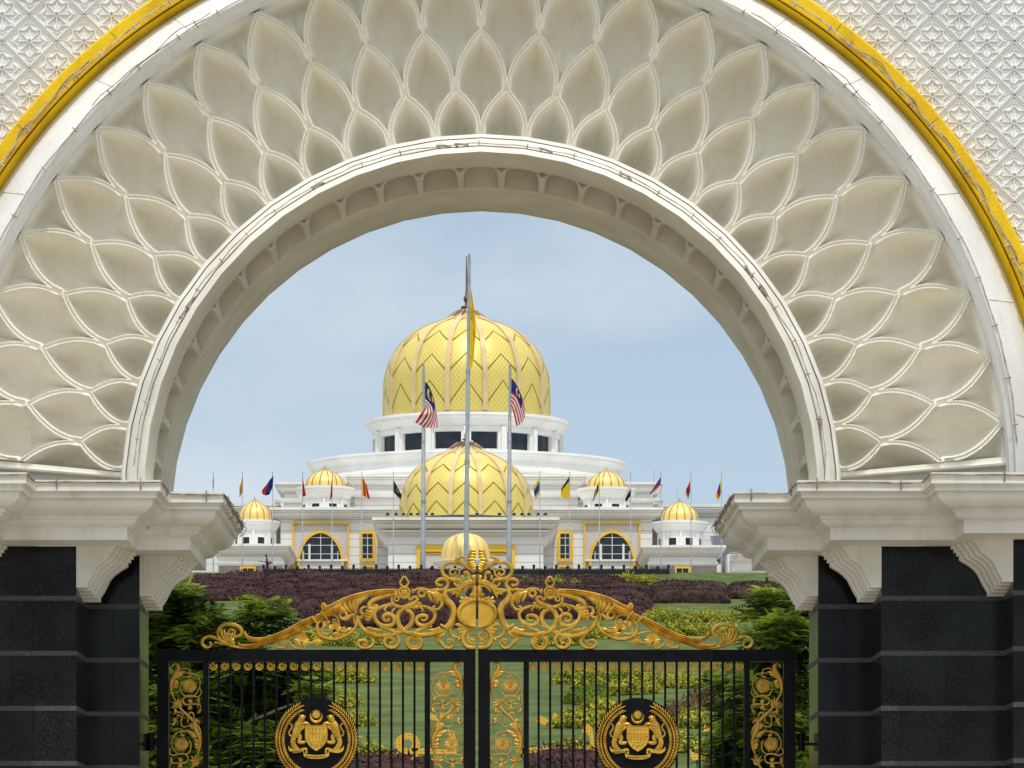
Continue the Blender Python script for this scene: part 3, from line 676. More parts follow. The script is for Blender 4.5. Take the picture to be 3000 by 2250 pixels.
    g_.st([(575,690),(505,715),(490,780),(520,810),(495,850),(445,855),(455,885)], 40, .5, .6)
    g_.ring((690,690), 18, 26, lift=.014)
    g_.build('leaf', M['gold'], parent, True)
    g_ = z2()                                   # interlaced rings
    g_.st([(450,880),(470,950),(530,1030),(620,1080),(740,1118),(860,1125),(980,1100),(1090,1055),(1180,1000),(1240,920),(1248,830),(1210,765),(1150,730)], 60, .7, .8, ridge=False)
    for q in ([(560,1000),(640,1015),(650,1060)],[(620,1040),(720,1030),(740,1080)],[(700,1060),(790,1045),(800,1090)]): g_.st(q, 34, .3, .6)
    g_.st([(590,1085),(650,1150),(672,1220),(640,1275),(580,1300),(500,1298),(450,1255),(460,1205),(520,1182),(570,1210),(560,1252),(512,1250)], 38, .9, .5, lift=-.006)
    g_.st([(870,850),(905,865),(905,895),(850,895),(818,850),(855,808),(920,805),(972,850),(975,930),(905,972),(800,968),(725,915),(688,840),(700,760),(780,702),(870,675),(960,670),(1060,700),(1130,695)], 48, .35, .6, ridge=False)
    g_.st([(735,925),(790,985),(880,1022),(970,1060),(1035,1125),(1050,1205),(1010,1280),(930,1300),(860,1270),(832,1200),(865,1150),(930,1142),(970,1180),(950,1222),(905,1218)], 46, .6, .5, lift=.010)
    g_.build('scroll', M['gold'], parent, True)
    g_ = z2()
    g_.st([(1290,645),(1180,690),(1095,735),(1042,810),(1032,900),(1065,990),(1130,1052),(1220,1085),(1350,1110),(1480,1108),(1600,1085),(1690,1050)], 60, .7, .8, ridge=False, lift=.008)
    g_.st([(1375,870),(1405,892),(1450,880),(1460,832),(1400,818),(1330,842),(1305,895),(1335,945),(1405,970),(1490,950),(1560,890),(1580,800),(1530,730),(1440,692),(1340,678),(1240,685)], 44, .4, .6)
    g_.st([(1510,970),(1420,1000),(1330,1045),(1250,1100)], 44, .5, .9, lift=-.004); g_.knob((1522,985), 20)
    g_.ring((1280,1222), 102, 56); g_.ring((1280,1222), 62, 22, lift=.014)
    g_.build('scroll', M['gold'], parent, True)
    g_ = z2()
    g_.st([(950,545),(945,610),(990,670),(1080,700),(1170,682),(1270,640),(1322,590),(1300,552),(1250,560),(1215,590),(1190,560)], 42, .6, .5, lift=.014)
    for i in range(6): g_.st([(1120+28*i,720-22*i),(1105+28*i,680-22*i)], 14, .5, .5, lift=.03)
    g_.ring((1015,575), 34, 24)
    for q in ([(840,680),(930,652),(1000,685)],[(880,690),(835,730),(875,772)],[(1000,705),(955,755),(960,790)],[(1180,715),(1250,700),(1290,745)],[(1310,660),(1350,640),(1385,650)],[(1350,690),(1395,730),(1390,775)],[(1260,700),(1310,700),(1330,730)]): g_.st(q, 28, .5, .1, lift=.01)
    g_.build('leaf', M['gold'], parent, True)
    g_ = z2()                                   # rosette medallion with keyhole finial
    g_.disc((1128,478), 85, .85, 24, .03, lift=.004); g_.ring((1128,478), 66, 26, rx=80, lift=.006); g_.petals((1128,475), 46, 8, .2, lift=.016, w=30); g_.knob((1128,475), 12, .02)
    g_.st([(1005,435),(1005,530)], 60, .9, .9); g_.st([(1245,425),(1255,500)], 30, .8, .6); g_.st([(1045,530),(1130,565),(1215,530)], 28, .7, .7)
    g_.st([(1100,388),(1082,372),(1068,350),(1066,325),(1080,305),(1092,292),(1098,272),(1112,258),(1128,254),(1144,258),(1158,272),(1164,292),(1176,305),(1190,325),(1188,350),(1174,372),(1156,388)], 26, .9, .9); g_.st([(1075,388),(1128,396),(1182,388)], 22, .8, .8)
    g_.build('rosette', M['gold'], parent, True)
    g_ = z2()
    g_.st([(1250,470),(1330,430),(1420,430),(1480,455),(1560,452),(1630,445),(1700,440),(1758,400),(1772,340),(1738,292),(1670,282),(1612,310),(1602,350),(1650,378),(1700,368)], 42, .6, .7)
    g_.st([(1620,410),(1610,450),(1560,460)], 36, .2, .8); g_.ring((1385,497), 48, 32, lift=.008)
    for q in ([(1455,480),(1520,490),(1575,550),(1580,640)],[(1480,500),(1510,560),(1545,620)],[(1530,480),(1600,520),(1620,600),(1600,650)],[(1560,465),(1640,510),(1690,590),(1695,690)],[(1590,500),(1650,560),(1670,640)]): g_.st(q, 42, .7, .2, .6, lift=.006)
    g_.st([(1660,560),(1682,640),(1652,710),(1600,738),(1555,718),(1562,690),(1592,690)], 32, .6, .6)
    g_.build('leaf', M['gold'], parent, True)
    g_ = z2()                                   # C scroll beside the medallion
    g_.st([(1750,430),(1722,520),(1758,600),(1825,670),(1855,760),(1845,860),(1800,950),(1740,1015)], 78, .7, .9, ridge=False)
    g_.st([(1742,470),(1745,530),(1790,600),(1845,665),(1876,760),(1868,860),(1828,950)], 34, .6, .5, lift=.02)
    g_.st([(2180,335),(2080,350),(2000,392),(1930,440),(1840,462),(1750,450)], 52, .8, .7)
    g_.st([(1658,955),(1720,990),(1782,1030)], 32, .9, .9, lift=.02)
    for q in ([(1475,1030),(1560,1042),(1660,1000)],[(1470,1075),(1570,1075),(1670,1015)],[(1500,1112),(1610,1092),(1690,1025)],[(1560,1135),(1660,1110),(1715,1040)],[(1620,1155),(1700,1110),(1745,1050)]): g_.st(q, 42, .2, .9, .6)
    g_.st([(1850,960),(1802,1020),(1812,1090),(1870,1140),(1945,1152)], 38, .6, .7); g_.knob((1930,1178), 24)
    g_.st([(1640,1130),(1655,1200),(1700,1270),(1780,1308),(1840,1280),(1852,1222),(1822,1182),(1780,1182),(1768,1215),(1800,1225)], 36, .6, .6)
    for q in ([(1600,1150),(1625,1200),(1640,1260)],[(1660,1200),(1690,1250),(1720,1300)]): g_.st(q, 38, .7, .2)
    g_.build('scroll', M['gold'], parent, True)
    g_ = z3()                                   # crown of the crest
    g_.st([(800,390),(740,385),(660,340),(560,302),(450,292),(372,325),(332,390),(342,460),(400,520),(490,546),(560,542),(608,572),(606,620),(560,642),(515,618)], 44, .7, .5)
    g_.st([(650,385),(590,405),(577,470),(520,512),(440,518),(375,495)], 26, .2, .5); g_.st([(570,410),(505,388),(447,410),(450,460),(500,475),(532,450),(505,425)], 26, .6, .5); g_.knob((512,605), 20)
    g_.build('scroll', M['gold'], parent, True)
    g_ = z3()
    for q in ([(735,165),(770,125),(822,118)],[(718,200),(760,165),(824,160)],[(705,235),(755,205),(822,205)],[(685,265),(735,250),(800,240)],[(700,305),(750,300),(795,285)],[(720,335),(770,335),(808,315)],[(740,370),(785,365),(824,345)],[(745,400),(790,400),(826,380)]): g_.st(q, 46, .3, .8, .6, lift=.008)
    g_.st([(665,215),(605,212),(552,240),(548,280),(605,292),(665,322),(730,355)], 48, .5, .7)
    g_.st([(640,450),(690,440),(725,465)], 46, .5, .7); g_.st([(632,480),(628,520),(648,545)], 30); g_.st([(730,455),(718,530),(760,565),(822,570)], 34, .6, .9); g_.st([(755,420),(800,410),(828,400)], 44)
    g_.build('plume', M['gold'], parent, True)
    g_ = z3()
    g_.st([(822,580),(710,582),(632,640),(560,690),(480,702),(400,705)], 54, .9, .6, ridge=False); g_.st([(822,630),(720,642),(660,690),(642,735)], 30, .9, .2)
    for q in ([(470,715),(540,740),(560,800)],[(640,630),(590,710),(540,812)],[(560,690),(500,740),(460,760)],[(790,480),(800,530),(822,590)],[(818,465),(818,590)]): g_.st(q, 42, .6, .2, lift=.004)
    g_.st([(812,640),(805,740),(812,820)], 56, .8, .9); g_.st([(735,790),(780,765),(824,755)], 46, .3, .9)
    for q in ([(600,800),(650,835),(720,835)],[(660,800),(730,830),(822,812)],[(575,872),(630,865),(700,850)],[(600,895),(660,870),(740,850)]): g_.st(q, 36, .5, .6, lift=.006)
    g_.build('leaf', M['gold'], parent, True)
    g_ = z3()                                   # half of the oval medallion
    def half(rx, ry, n=22): return [(824-0, 1045-ry)]+[(840+rx*math.cos(R(a)), 1045-ry*math.sin(R(a))) for a in np.linspace(93.5,266.5,n)]+[(824,1045+ry)]
    g_.poly(half(292,218), YG-.03, YG+.03); m1 = g_.build('medallion', M['gold_flat'], parent)
    g_ = z3(); g_.st([(826,1045-195)]+half(270,196)[1:-1]+[(826,1045+195)], 46, 1, 1, .8, step=1, lift=.02); g_.build('rim', M['gold'], m1, True)
    g_ = z3()
    for q in ([(510,1205),(600,1215),(700,1270),(750,1275)],[(540,1300),(620,1270),(700,1280)],[(550,1320),(620,1320),(680,1290)]): g_.st(q, 52, .15, .7)
    g_.st([(760,1275),(690,1290),(635,1370),(640,1460),(690,1530),(760,1550),(824,1545)], 54, .6, 1)
    g_.st([(700,1330),(700,1410),(740,1470),(824,1475)], 24, .6, .9); g_.ring((765,1370), 52, 24); g_.st([(740,1415),(780,1440),(822,1430)], 30)
    g_.build('scroll', M['gold'], parent, True)
    g_ = z3(); g_.knob((450,1470), 24); g_.knob((580,1420), 24); 
    for x in (440, 740): g_.st([(x,1570),(x,1600)], 24, 1, 1)
    g_.build('knob', M['gold'], parent, True)
def floral(parent, pxl, mir, y0=1930):
    """climbing hibiscus panel; pxl = left edge in photo px of the 120 px wide drawing frame"""
    def mk():
        q = Gold(pxl, y0, 5.183, YG, mir, pxl+56.5); q.fat = 1.45; return q
    pn = empty_part('floral_panel', parent)
    for rep in range(2):
        dy = rep*1900*.93
        def T_(pts): return [(x, y+dy) for x, y in pts]
        lobes_ = ([[(130,260),(180,210),(290,195)],[(110,300),(170,250),(250,230)],[(90,350),(140,340),(155,380)],[(85,430),(130,410),(150,440)],[(100,400),(150,350),(160,410)]],
                  [[(440,1140),(360,1120),(280,1075)],[(460,1170),(400,1170),(340,1130)],[(430,1080),(370,1020),(345,975)],[(430,1060),(400,1000),(375,960)],[(495,1260),(440,1240),(425,1200)],[(490,1300),(440,1300),(420,1270)],[(480,1350),(450,1340),(430,1310)]])
        for q, lb in (([(75,115),(115,68),(160,88),(168,160),(125,230),(82,310),(62,400),(68,500),(115,605)],lobes_[0]),([(505,965),(452,930),(420,975),(440,1080),(490,1180),(508,1280),(482,1400),(450,1490)],lobes_[1])):
            a = mk(); a.st(T_(q), 44, .35, .3, .5, ridge=False, bulge=.25)
            for z in lb: a.st(T_(z), 38, .6, .1, .5, lift=.004)
            a.build('leaf', M['gold_dull'], pn, True)
        s_ = mk()
        for q, w in (([(205,170),(262,138),(360,165)],15),([(280,215),(360,212),(450,240),(502,320),(500,430),(440,530),(360,577),(260,550),(207,470),(212,390),(255,350)],15),([(350,180),(358,240),(330,280),(300,265)],20),
            ([(510,450),(525,520),(465,572),(340,552),(262,590),(246,650),(290,692),(380,685),(480,685),(522,720),(500,780),(462,825)],17),([(170,700),(240,790),(320,860),(420,960),(500,1060),(522,1155)],30),
            ([(72,745),(125,735),(150,800),(210,812),(242,850),(222,900),(220,1000),(262,1030),(345,1010)],17),([(150,915),(170,850),(217,885)],15),([(320,965),(320,860),(368,810),(412,850),(412,940)],17),
            ([(290,1105),(205,1100),(120,1150),(76,1240),(82,1335),(150,1425)],15),([(340,1235),(368,1300),(350,1400),(290,1445)],15),([(222,1085),(222,1150),(250,1165),(270,1145)],19),
            ([(60,1350),(38,1420),(90,1462),(200,1440),(290,1450),(320,1510),(290,1570),(200,1582),(100,1580),(50,1605),(38,1665)],17),([(425,1590),(345,1700),(300,1760)],28),([(470,740),(480,700),(440,690)],14)): s_.st(T_(q), w, .8, .6, .9)
        s_.build('stem', M['gold_dull'], pn, True)
        for (c, r) in (((345,408),120),((222,1292),120)):
            f = mk(); c = (c[0], c[1]+dy); f.petals(c, r, 18, .15, 0, 360, w=19, lobes=5); f.ring(c, 14, 14, lift=.02)
            f.build('flower', M['gold_dull'], pn, True)
        for (c, r, a0, a1) in (((175,690),110,150,320),((440,1560),110,180,350),((355,690),85,-110,-60),((355,690),85,60,120),((205,1575),80,-115,-55),((205,1575),80,60,120)):
            f = mk(); f.petals((c[0], c[1]+dy), r, 5, .1, a0, a1, w=20, lobes=3); f.build('bud', M['gold_dull'], pn, True)
        for q in ([(490,580),(478,630),(510,670)],[(70,1490),(58,1545),(92,1570)],[(150,920),(110,920),(80,925)],[(150,930),(105,970),(85,1020)],[(160,940),(170,980)],[(130,740),(125,800),(150,820)],[(460,820),(500,790),(515,740)]):
            f = mk(); f.st(T_(q), 34, .4, .2, .6); f.build('leaf', M['gold_dull'], pn, True)
def empty_part(name, parent):
    o = bpy.data.objects.new(name, None); o.empty_display_size = .2; COL.objects.link(o); o.parent = parent; return o
def emblem(parent, cx, cy):
    e = empty_part('royal_emblem', parent)
    k = 7.213; ox = cx-1062/k; oy = cy-1075/k; YE = YG-.07
    G = lambda dy=0: Gold(ox, oy, k, YE-dy)
    d = G(); pts = [d.w((1062+900*math.cos(R(a))*.985, 1075+905*math.sin(R(a)))) for a in range(0,360,6)]
    d.prism(pts, YE+.0, YE+.12); d.build('disc', M['iron'], e)
    for sg in (-1, 1):
        w = G(); w.fat = .72
        for i in range(34):
            a = 24+i*4.75; 
            for (rr, sp, ln, wd_, da) in ((700,-34,120,50,1.5),(775,0,130,54,0),(840,34,120,50,1.5)):
                aa = R(a+da-90); bx_, by_ = 1062+sg*rr*math.cos(aa), 1075+rr*math.sin(aa)
                c_, s2 = math.cos(R(sp)), math.sin(R(sp))
                dx = sg*(math.sin(aa)*c_+math.cos(aa)*s2); dy = -math.cos(aa)*c_+math.sin(aa)*s2
                w.st([(bx_-dx*ln*.5, by_-dy*ln*.5), (bx_, by_), (bx_+dx*ln*.55, by_+dy*ln*.55)], wd_, .5, .05, .9, step=2, lift=.004+.010*(rr == 775))
        w.build('wreath', M['gold'], e, True)
    c = G(); c.st([(942,505),(945,590),(985,662),(1062,692),(1137,662),(1180,590),(1184,510)], 50, .1, .1, .5); 
    st = []
    for i in range(28):
        a = R(i*360/28-90); r_ = 108 if i % 2 == 0 else 64; st.append(c.w((1062+r_*math.cos(a), 530+r_*math.sin(a))))
    c.prism(st, YE-.02, YE-.001); c.build('crescent_star', M['gold'], e, True)
    for sg in (-1, 1):
        t = G()
        X = (lambda p: p) if sg < 0 else (lambda p: (2*1062-p[0], p[1]))
        S_ = lambda pts, w, a=.7, b=.7, h=.35, **kw: t.st([X(p) for p in pts], w, a, b, h, **kw)
        S_([(735,690),(690,760),(665,850),(635,930),(610,1010)], 150, .8, .75)
        S_([(815,585),(770,600),(735,650),(715,710)], 110, .6, .9, .45)
        S_([(800,565),(825,600)], 50, .7, .7, .6, lift=.01); S_([(770,660),(815,660)], 34, .8, .5, .6, lift=.01); S_([(700,545),(725,590)], 30)
        S_([(600,1000),(570,1080),(575,1160),(610,1220),(640,1250),(690,1250)], 90, .9, .45)
        S_([(655,960),(715,985),(715,1050),(695,1110),(760,1130),(835,1110)], 66, .8, .6)
        S_([(735,775),(780,735),(850,720),(900,745),(925,760)], 56, .7, .5, .5, lift=.01); S_([(715,850),(770,830),(800,800),(825,820)], 52, .7, .6, .5, lift=.008)
        S_([(545,1000),(500,970),(488,905),(530,840),(548,775),(500,710)], 30, .8, .8, .6)
        t.build('tiger', M['gold'], e, True)
        r2 = Gold(ox, oy, k, YE-.035)
        for q in ([(660,740),(700,755),(740,750)],[(640,790),(690,810),(740,805)],[(625,850),(680,870),(720,870)],[(605,905),(660,930),(700,925)],[(590,960),(640,985),(680,980)],[(560,1060),(600,1080),(640,1060)],[(550,1110),(590,1135),(620,1130)],[(560,1170),(600,1190),(625,1185)],[(690,660),(730,690),(760,690)],[(720,610),(750,640),(790,640)]): r2.st([X(p) for p in q], 15, .3, .3, .8, step=3)
        r2.build('stripe', M['gold_dull'], e, True)
    s_ = G(); pts = [(832,768),(1292,768),(1297,1000),(1285,1080),(1240,1160),(1160,1240),(1062,1302),(965,1240),(890,1160),(845,1080),(832,1000)]
    s_.poly(pts, YE-.03, YE-.001); sh = s_.build('shield', M['gold_flat'], e)
    r_ = Gold(ox, oy, k, YE-.03); r_.st(pts, 16, 1, 1, .8, step=1, closed=True)
    for q in ([(840,918),(1288,918)],[(925,1105),(1200,1105)],[(925,918),(925,1105)],[(993,918),(993,1105)],[(1062,918),(1062,1105)],[(1131,918),(1131,1105)],[(1200,918),(1200,1105)],[(840,1045),(925,1045)],[(1200,1045),(1288,1045)],[(1020,1105),(1020,1260)],[(1104,1105),(1104,1260)]): r_.st(q, 13, 1, 1, .8)
    r_.build('border', M['gold'], sh, True)
    def charge(nm, fn): r_ = Gold(ox, oy, k, YE-.03); fn(r_); r_.build(nm, M['gold_dull'], sh, True)
    for x in (905,985,1062,1140,1215): charge('dagger', lambda r_: (r_.st([(x-22,815),(x,840),(x+22,815)], 12), r_.st([(x,830),(x,905)], 16, 1, .4)))
    charge('tree_charge', lambda r_: (r_.st([(865,970),(882,1005),(900,970)], 12), r_.st([(882,995),(882,1030)], 10)))
    for c, rr_ in (((1245,985),18),((1062,1190),26),((965,1170),20),((1160,1170),20)): charge('flower_charge', lambda r_: (r_.ring(c, rr_, 12), r_.knob(c, rr_*.5)))
    b = G()
    def band(pts, w, y):
        sp = spline(pts, 6); up = [(p[0], p[1]-w/2) for p in sp]; lo = [(p[0], p[1]+w/2) for p in sp]
        for i in range(len(sp)-1): b.prism([b.w(up[i]), b.w(up[i+1]), b.w(lo[i+1]), b.w(lo[i])], y-.012, y)
    for sg in (-1,1):
        X = (lambda p: p) if sg < 0 else (lambda p: (2*1062-p[0], p[1]))
        band([X(p) for p in [(478,1225),(510,1275),(595,1312),(700,1300),(800,1280)]], 74, YE-.02)
        band([X(p) for p in [(780,1262),(850,1262),(880,1310),(835,1330)]], 50, YE-.008)
    band([(795,1350),(830,1400),(940,1425),(1062,1432),(1190,1425),(1300,1395),(1338,1345)], 82, YE-.024)
    rb = b.build('ribbon', M['gold_flat'], e)
    def motto(txt, x, y, size, rot=0):
        cu = bpy.data.curves.new('motto', 'FONT'); cu.body = txt; cu.size = size; cu.extrude = .002; cu.align_x = 'CENTER'; cu.align_y = 'CENTER'
        to = bpy.data.objects.new('motto', cu); COL.objects.link(to); bpy.context.view_layer.update()
        me = bpy.data.meshes.new_from_object(to); bpy.data.objects.remove(to)
        o = bpy.data.objects.new('motto', me); me.materials.append(M['iron']); COL.objects.link(o); o.parent = rb
        p = b.w((x, y)); o.location = Vector((p[0], YE-.038, p[1]))-wloc(rb); o.rotation_euler = (R(90), R(-rot), 0)
    motto("BERTAMBAH MUTU", 1062, 1430, .038); motto("BERSEKUTU", 655, 1312, .034, 6)
def gate_leaf(sg):
    mir = sg > 0
    nm = 'left' if sg < 0 else 'right'
    lf = empty('gate_leaf', (PX(461 if sg < 0 else 2329, YG), YG, .12), f"{nm} leaf of the black iron gate with its half of the gold crest", 'gate', 'two leaves of the entrance gate')
    a, b_ = (461.5,1393.0) if sg < 0 else (1400.8,2329.0)
    inner = dict(l=[(461.5,494.6),(1358,1393)], fl=[(494.6,595.4),(1260,1358)], mb=[(595.4,611),(1244,1260)]) if sg < 0 else dict(l=[(1400.8,1435.6),(2295.5,2329)], fl=[(1435.6,1533.7),(2196,2295.5)], mb=[(1533.7,1549.5),(2180,2196)])
    zt, zb = PZ(1904, YG), .14
    fr = MB(); x0, x1 = PX(a,YG), PX(b_,YG)
    fr.box(x0, x1, YG-.06, YG+.12, PZ(1938.5,YG), zt)
    fr.box(x0, x1, YG-.058, YG+.118, zb, zb+.18)
    for (p, q) in inner['l']: fr.box(PX(p,YG), PX(q,YG), YG-.057, YG+.117, zb+.18, PZ(1938.5,YG))
    fr.build('frame', M['iron'], lf)
    for (p, q) in inner['mb']:
        m_ = MB(); m_.box(PX(p,YG), PX(q,YG), YG-.045, YG+.10, zb+.18, PZ(1938.5,YG)); m_.build('post', M['iron'], lf)
    m0, m1 = inner['mb'][0][1], inner['mb'][1][0]; n = 18; stp = 33.72; c0 = (m0+m1)/2
    for i in range(n):
        c = c0+(i-(n-1)/2)*stp
        m_ = MB(); m_.tube([(PX(c,YG),YG+.03,zb+.18),(PX(c,YG),YG+.03,PZ(1938.5,YG))], .0175, 10); m_.build('bar', M['iron'], lf, True)
    for i in range(n+1):
        c = c0+(i-n/2)*stp
        s_ = Gold(c, 1952, 1, YG-.0); pts = []
        for q in range(26):
            an = -.6+q*.42; rr = 12.2*(1-q/31); pts.append((rr*math.cos(an)*(1 if sg < 0 else -1), rr*math.sin(an)))
        s_.st(pts, 4.6, .8, .6, .8, step=2); s_.build('scroll', M['gold'], lf, True)
    cr = empty_part('crest', lf); crest(cr, mir)
    for i, (p, q) in enumerate(inner['fl']):
        m_ = (i == 1)
        floral(lf, (p+q)/2-56.5, m_, 1931)
    emblem(lf, 927.2 if sg < 0 else 1867.5, 2169 if sg < 0 else 2171)
    # hinges to the pier
    for z in (4.25, 1.2):
        h = MB(); xx = PX(461.5 if sg < 0 else 2329, YG); h.box(min(xx, xx+sg*.22), max(xx, xx+sg*.22), YG, YG+.05, z-.02, z+.02); h.tube([(xx+sg*.10, YG+.02, z-.10),(xx+sg*.10, YG+.02, z+.16)], .05, 8); h.build('hinge', M['iron'], lf)
gate_leaf(-1); gate_leaf(1)
# ------------------------------------------------------------------ palace
PC = 1366.5
YF, YP, YD = 430.0, 408.0, 475.0
palace = empty('palace', (PX(PC,YF), YF, 37.7), 'white royal palace on the hilltop with golden onion domes and arched windows', 'palace')
def cor(path, top_py, bot_py, out_px, Y, n=1, body=None):
    """classical cornice swept along a plan path; measures in photo px at depth Y"""
    m = Y/F; o = out_px*m; zt = PZ(top_py, Y-o); zb = PZ(bot_py, Y); h = zt-zb
    pr = [(-.5,zt+.02),(o,zt),(o,zt-.22*h),(o*.84,zt-.22*h),(o*.84,zt-.30*h),(o*.92,zt-.32*h),(o*.92,zt-.37*h),(o*.74,zt-.38*h),(o*.74,zt-.48*h),(o*.80,zt-.50*h),(o*.78,zt-.55*h),(o*.66,zt-.66*h),(o*.46,zt-.78*h),(o*.20,zt-.86*h),(o*.20,zt-.89*h),(o*.30,zt-.90*h),(o*.30,zt-.95*h),(0,zt-.96*h),(0,zb)]
    mb = MB(); mb.sweep(path, pr); return mb, zt
def block(name, pl, pr_, Y, depth, top_py, bot_z, out_px, cbot_py, mat='wall'):
    x0, x1 = PX(pl,Y), PX(pr_,Y)
    b = MB(); zb = PZ(cbot_py, Y); zt = PZ(top_py, Y-out_px*Y/F)
    b.box(x0, x1, Y, Y+depth, bot_z, zb+.03); b.box(x0+.05, x1-.05, Y+.05, Y+depth-.1, zb, zt-.05)
    w = b.build(name, M[mat], palace)
    c, zt = cor([(x0,Y+depth),(x0,Y),(x1,Y),(x1,Y+depth)], top_py, cbot_py, out_px, Y)
    c.build('cornice', M['white'], w); return w
base = 37.5
main = block('main_wall', 822, 1911, YF, 60, 1486, base, 31, 1523)
b1 = block('upper_wall', 832, 1914, YF+12, 45, 1412, PZ(1486,YF)-.5, 27, 1446)
b2 = block('central_wall', 1038, 1694, YF+8, 40, 1389, PZ(1486,YF)-.5, 23, 1426)
for (l, r_, Y, t, b_, o) in ((806,1940,YF+11.6,1460,1473,2), (1034,1700,YF+7.4,1440,1457,4)):
    mb = MB(); c, _ = cor([(PX(l,Y),Y+5),(PX(l,Y),Y),(PX(r_,Y),Y),(PX(r_,Y),Y+5)], t, b_, 5, Y); c.build('string_course', M['white'], palace)
# wings left and right behind the small domes
wl = block('wing_wall', 500, 800, YF+20, 30, 1474, base, 20, 1515); wr = block('wing_wall', 1935, 2420, YF+20, 30, 1477, base, 20, 1515)
for Y, l, r_, t, b_ in ((YF+19.5, 1900, 2420, 1492, 1500), (YF+19.5, 500, 815, 1492, 1500)):
    mb = MB(); mb.pbox(l, r_, t, b_, Y, .6); mb.build('string_course', M['white'], palace)
# portico
portico = block('portico_wall', 1137, 1592, YP, 24, 1515, base, 46, 1558)
mb = MB(); mb.pbox(1117.6, 1611, 1553, 1557, YP-.9, 1.2); mb.build('fillet', M['white'], portico)
for sg in (-1, 1):                                # big side brackets
    e = PX(1137 if sg < 0 else 1592, YP); m = YP/F; mb = MB()
    pts = [(0,0),(40,0),(38,8),(34,14),(30,22),(26,30),(17,36),(12,42),(10,50),(0,52)]
    mb.prism([(e+sg*x*m, PZ(1545+y, YP)) for x, y in pts], YP+.1, YP+2.2); mb.build('bracket', M['white'], portico)
Yp = YP-.05; mb = MB()
def yframe(mb, l, r_, t, b_, th, Y, d=.25, bottom=True):
    mb.pbox(l, r_, t, t+th, Y, d); mb.pbox(l, l+th, t+th, b_-(th if bottom else 0), Y, d); mb.pbox(r_-th, r_, t+th, b_-(th if bottom else 0), Y, d)
    if bottom: mb.pbox(l, r_, b_-th, b_, Y, d)
mb.pbox(1220.7, 1508.7, 1597, 1616, Yp-.25, .3); mb.pbox(1220.7, 1231, 1616, 1770, Yp-.25, .3); mb.pbox(1498.5, 1508.7, 1616, 1770, Yp-.25, .3)
mb.pbox(1236, 1494, 1619, 1623, Yp-.12, .17); mb.pbox(1236, 1240, 1623, 1770, Yp-.12, .17); mb.pbox(1490, 1494, 1623, 1770, Yp-.12, .17)
mb.build('door_surround', M['pyellow'], portico)
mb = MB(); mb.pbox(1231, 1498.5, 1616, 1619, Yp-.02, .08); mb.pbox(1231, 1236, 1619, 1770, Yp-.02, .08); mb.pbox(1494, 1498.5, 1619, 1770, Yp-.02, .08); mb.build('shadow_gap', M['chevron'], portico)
mb = MB(); mb.pbox(1240, 1490, 1623, 1770, Yp-.01, .06); mb.build('screen', M['screen'], portico)
# windows
def rect_window(cx):
    Y = YF-.05; w = empty_part('window', palace); l, r_ = cx-23.2, cx+23.2
    mb = MB(); yframe(mb, l, r_, 1555, 1644.5, 8.6, Y-.28, .32); mb.build('frame', M['pyellow'], w)
    mb = MB(); yframe(mb, l, r_, 1655, 1700, 6, Y-.28, .32); mb.build('lower_frame', M['pyellow'], w)
    mb = MB(); mb.pbox(l+8.6, r_-8.6, 1563.6, 1636, Y-.04, .03); mb.build('pane', M['glass'], w)
    mb = MB(); mb.pbox(cx-.9, cx+.9, 1563.6, 1636, Y-.10, .05)
    for y in (1576, 1597.5, 1622.7): mb.pbox(l+8.6, r_-8.6, y-.8, y+.8, Y-.098, .05)
    mb.build('mullion', M['white'], w)
rect_window(1076.8); rect_window(2*PC-1076.8)
def arch_pts(cx, hw, apex, spring, foot, n=12):
    pts = [(cx-hw, foot)]
    for i in range(n+1):
        t = i/n; x = -hw*math.cos(t*math.pi/2)**1.0; y = spring-(spring-apex)*(math.sin(t*math.pi/2)**.92 if t < 1 else 1)
        x = -hw*(1-t**1.55); pts.append((cx+x, spring-(spring-apex)*(1-(1-t)**1.75)))
    return pts+[(2*cx-p[0], p[1]) for p in pts[::-1][1:]]
def arch_window(cx):
    Y = YF-.05; w = empty_part('arched_window', palace); px = lambda L_: [(PX(a,Y), PZ(b,Y)) for a, b in L_]
    mb = MB(); yframe(mb, cx-83.3, cx+83.3, 1529, 1700, 4.8, Y-.35, .40, bottom=False); mb.build('frame', M['pyellow'], w)
    mb = MB(); mb.pbox(cx-78.5, cx+78.5, 1533.8, 1700, Y-.03, .06); mb.build('screen', M['screen'], w)
    o_ = arch_pts(cx, 68, 1555, 1640, 1700); i_ = arch_pts(cx, 60.5, 1562.5, 1640, 1700)
    mb = MB(); mb.frame(px(o_), px(i_), Y-.38, Y-.04); mb.build('arch_trim', M['pyellow'], w, False)
    mb = MB(); mb.prism(px(arch_pts(cx, 60.5, 1562.5, 1640, 1640.5)), Y-.10, Y-.03); mb.build('pane', M['glass'], w)
    mb = MB(); mb.pbox(cx-60.4, cx+60.4, 1644, 1700, Y-.13, .1); mb.build('apron', M['white'], w)
    mb = MB(); mb.pbox(cx-79, cx+79, 1638.5, 1644, Y-.42, .38); mb.build('sill', M['white'], w)
    mb = MB()
    for dx, hw_ in ((-33,3),(33,3),(0,1),(-50,.9),(50,.9)):
        t = 1640-(1640-1562.5)*(1-(abs(dx)/60.5)**1.0)**.62
        mb.pbox(cx+dx-hw_, cx+dx+hw_, t+1, 1638.5, Y-.17, .05)
    for y in (1575, 1597.5, 1622.7):
        f = (1640-y)/77.5; hw_ = 60.5*(1-(1-(1-min(f,.999))**(1/1.75))**1.55); mb.pbox(cx-hw_, cx+hw_, y-.8, y+.8, Y-.168, .04)
    mb.build('mullion', M['white'], w)
arch_window(939.5); arch_window(2*PC-939.5)
